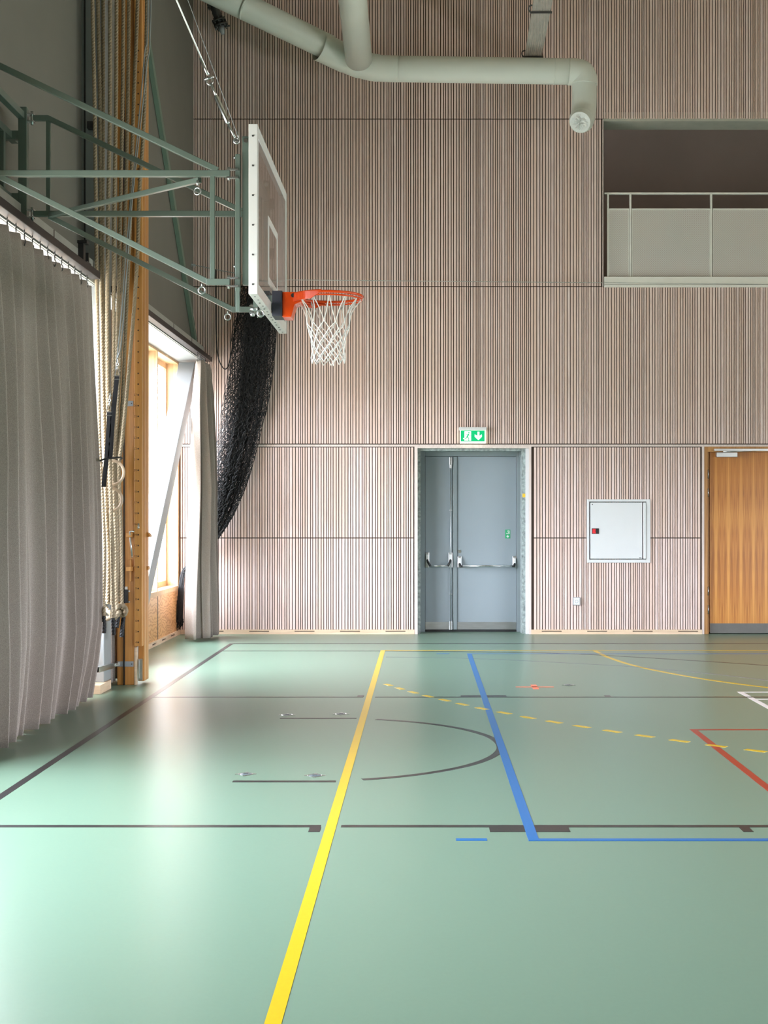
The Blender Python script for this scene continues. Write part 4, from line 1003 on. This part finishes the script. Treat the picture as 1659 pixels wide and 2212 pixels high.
# tie arm between column and posts
ta = thing('tie_bracket', P(210, 1448, 11.95), 'low square steel arm bolted between column foot and numbered post', 'bracket')
g = MB(); s0 = P(208, 1447, 11.75); s1 = P(243, 1437, 12.5)
ax = (s1 - s0).normalized()
for (dx, dz, ww, hh) in ((0, .021, .048, .005), (0, -.021, .048, .005)): g.bar(s0 + Vector((0, 0, dz)), s1 + Vector((0, 0, dz)), ww, hh)
sdv = ax.cross(Vector((0, 0, 1))).normalized()
for s_ in (-1, 1): g.bar(s0 + sdv * .0215 * s_, s1 + sdv * .0215 * s_, .005, .042)
g.build('square_arm', M_chrome, ta)
g = MB(); g.bar(s1, P(256, 1433.5, 12.57), .03, .03); 
for q in (P(247, 1436, 12.5), P(253, 1434, 12.54)): g.tube([q - Vector((0, .05, 0)), q + Vector((0, .0, 0))], .013, 6)
g.build('bolt_set', M_chrome, ta)

# ================================================================ ROPES, RINGS
ropes = [
 ([(199, -60), (204, 200), (207, 420), (209, 600), (212, 760), (215, 950), (222, 1100), (226, 1200), (223, 1302)], 11.98, 'hemp climbing rope, leftmost of the bundle, against the grey column'),
 ([(211, -60), (216, 220), (217, 420), (219, 600), (221, 760), (226, 950), (229, 1100), (234, 1200), (233, 1305)], 12.05, 'hemp climbing rope, second from the left beside the grey column'),
 ([(223, -60), (223, 220), (222, 420), (222, 600), (226, 760), (231, 950), (233, 1100), (229, 1200), (229, 1300)], 12.10, 'hemp climbing rope, third from the left, touching the second'),
 ([(238, -60), (237.5, 230), (234, 450), (232, 600), (232, 760), (235, 950), (240, 1100), (242, 1200), (245, 1312)], 12.02, 'hemp climbing rope, fourth from the left, hanging straight'),
 ([(252, -60), (250.6, 230), (247, 450), (246, 600), (245, 760), (242, 900), (238, 1000), (240, 1100), (244, 1200), (241, 1306)], 12.05, 'hemp climbing rope, fifth from the left, middle of the bundle'),
 ([(267, -60), (264.5, 230), (260, 450), (257, 600), (252, 760), (247, 900), (243, 1000), (247, 1100), (250, 1200), (252, 1308)], 12.20, 'hemp climbing rope, left one of the close pair before the pine post'),
 ([(279, -60), (276, 230), (271, 450), (266, 600), (260, 760), (253, 900), (247, 1000), (252, 1100), (254, 1200), (250, 1300)], 12.27, 'hemp climbing rope, right one of the close pair before the pine post'),
 ([(299, -60), (288.6, 230), (282, 450), (276, 600), (269, 760), (262, 900), (252, 1000), (257, 1100), (259, 1200), (257, 1300)], 12.33, 'hemp climbing rope, second from the right in front of the pine post'),
 ([(318, -60), (312.6, 230), (301, 420), (297.5, 540), (290, 660), (281.5, 760), (273, 860), (264, 950), (257, 1010), (260, 1100), (262, 1200), (263, 1310)], 12.22, 'hemp climbing rope, rightmost of the bundle, bowing over the pine post'),
]
ends = {0: (224, 1330, 225, 1368), 3: (244, 1335, 246, 1372), 5: (256, 1330, 252, 1356), 8: (267, 1332, 262, 1376)}
for i, (pp, Y, lb) in enumerate(ropes):
    top = pp[0]; tz = VY - (CEIL - .01 - CH) * FPX / Y
    dxy = (pp[0][0] - pp[1][0]) / (pp[0][1] - pp[1][1])
    pts3 = [P(top[0] + dxy * (tz - top[1]) * .5, tz, Y)] + [P(x, y, Y) for x, y in pp]
    rt = thing('climbing_rope', pts3[-1], lb, 'rope', 'climbing ropes gathered beside the post')
    crv = resample(spline(pts3, 14), .0075)
    MB().tube(crv, .0180, 18, lobes=3, pitch=.085).build('rope', M_rope, rt, recalc=False)
    if i in ends:
        x0, y0, x1, y1 = ends[i]; lastx, lasty = pp[-1]
        c2 = resample(spline([P(lastx, lasty, Y), P((lastx + x0) / 2 + 1, (lasty + y0) / 2, Y - .03), P(x0, y0, Y - .03)], 8), .0075)
        MB().tube(c2, .0180, 18, lobes=3, pitch=.085).build('rope_tail', M_rope, rt, recalc=False)
        c3 = resample([P(x0, y0, Y - .03), P(x1, y1, Y - .04)], .006)
        MB().tube(c3, .0195, 12, lobes=3, pitch=.085).build('taped_end', M_blackcord, rt, recalc=False)
    if i == 8:   # the knot that ties the bundle
        kY = 12.12
        kp = [(270, 1318, 0), (262, 1309, -.05), (254, 1313, -.03), (258, 1326, .03), (268, 1328, .0), (272, 1316, -.04), (262, 1306, 0), (252, 1318, .02), (243, 1331, -.03), (232, 1336, -.05), (222, 1326, -.03), (217, 1316, 0), (224, 1312, .03), (236, 1322, -.06), (247, 1334, -.05), (256, 1325, -.04), (262, 1318, .0)]
        MB().tube(resample(spline([P(x, y, kY + d) for x, y, d in kp], 8), .0075), .022, 12, lobes=3, pitch=.1).build('knot', M_rope, rt, recalc=False)
MB().tube(spline([P(216, 996, 11.9), P(225, 992, 11.82), P(240, 990, 11.86), (P(259, 988, 11.95)), P(262, 991, 12.2), P(240, 996, 12.3), P(217, 1000, 12.1)], 6, closed=True), .008, 8, closed=True).build('rope_tie', M_blackcord, label='black cord tied around the hanging hemp ropes at mid height', cat='cord')

def gym_ring(c, Y, nrm, strap, cable, lb):
    th = thing('gymnastic_ring', P(c[0], c[1], Y), lb, 'gymnastic ring', 'gymnastic rings hanging among the ropes')
    MB().tube(ring(P(c[0], c[1], Y), .105, nrm, 40), .0135, 12, closed=True).build('wooden_ring', M_ringwood, th)
    s3 = spline([P(x, y, 11.90) for x, y in strap], 5); g = MB(); vs = []
    for p in s3:
        for dx, dy in ((-.02, -.003), (.02, -.003), (.02, .003), (-.02, .003)): vs.append(p + Vector((dx, dy, 0)))
    n4 = len(s3)
    g.add(vs, [(k * 4 + c, k * 4 + (c + 1) % 4, k * 4 + 4 + (c + 1) % 4, k * 4 + 4 + c) for k in range(n4 - 1) for c in range(4)] + [(0, 1, 2, 3), tuple(n4 * 4 - 4 + c for c in (3, 2, 1, 0))])
    g.build('strap', M_black, th)
    q = P(*strap[0], 11.90)
    g = MB(); g.bar(q + Vector((-.024, 0, .0)), q + Vector((-.010, 0, .06)), .006); g.bar(q + Vector((.024, 0, .0)), q + Vector((.010, 0, .06)), .006); g.bar(q + Vector((-.024, 0, 0)), q + Vector((.024, 0, 0)), .008); g.bar(q + Vector((-.024, 0, -.03)), q + Vector((.024, 0, -.03)), .008)
    for k in range(3): g.tube(ring(q + Vector((.003 * k, 0, .07 + .032 * k)), .012, (1, .3 + (k % 2) * 3, 0), 10), .0032, 6, closed=True)
    g.build('buckle', M_chrome, th)
    tz = VY - (CEIL - .01 - CH) * FPX / Y
    pts = [q + Vector((.006, 0, .16))] + [P(x, y, Y + .03) for x, y in cable] + [P(cable[-1][0] + 3, tz, Y + .03)]
    MB().tube(spline(pts, 8), .006, 6).build('cable', M_steelgrey, th)
gym_ring((243, 1021), 12.10, (.15, 1, 0), [(253, 812), (249, 850), (244, 900), (240, 960), (238, 990)], [(262, 740), (270, 640), (284, 450), (300, 300), (316, 150), (326, 0)], 'upper wooden gymnastic ring with black strap, hanging right of the ropes')
gym_ring((237, 1079), 12.10, (-.2, 1, 0), [(236, 890), (235, 920), (231, 980), (226, 1030), (224, 1052)], [(243, 850), (252, 780), (264, 660), (276, 500), (296, 300), (312, 120), (320, 0)], 'lower wooden gymnastic ring, partly hidden by hemp ropes')
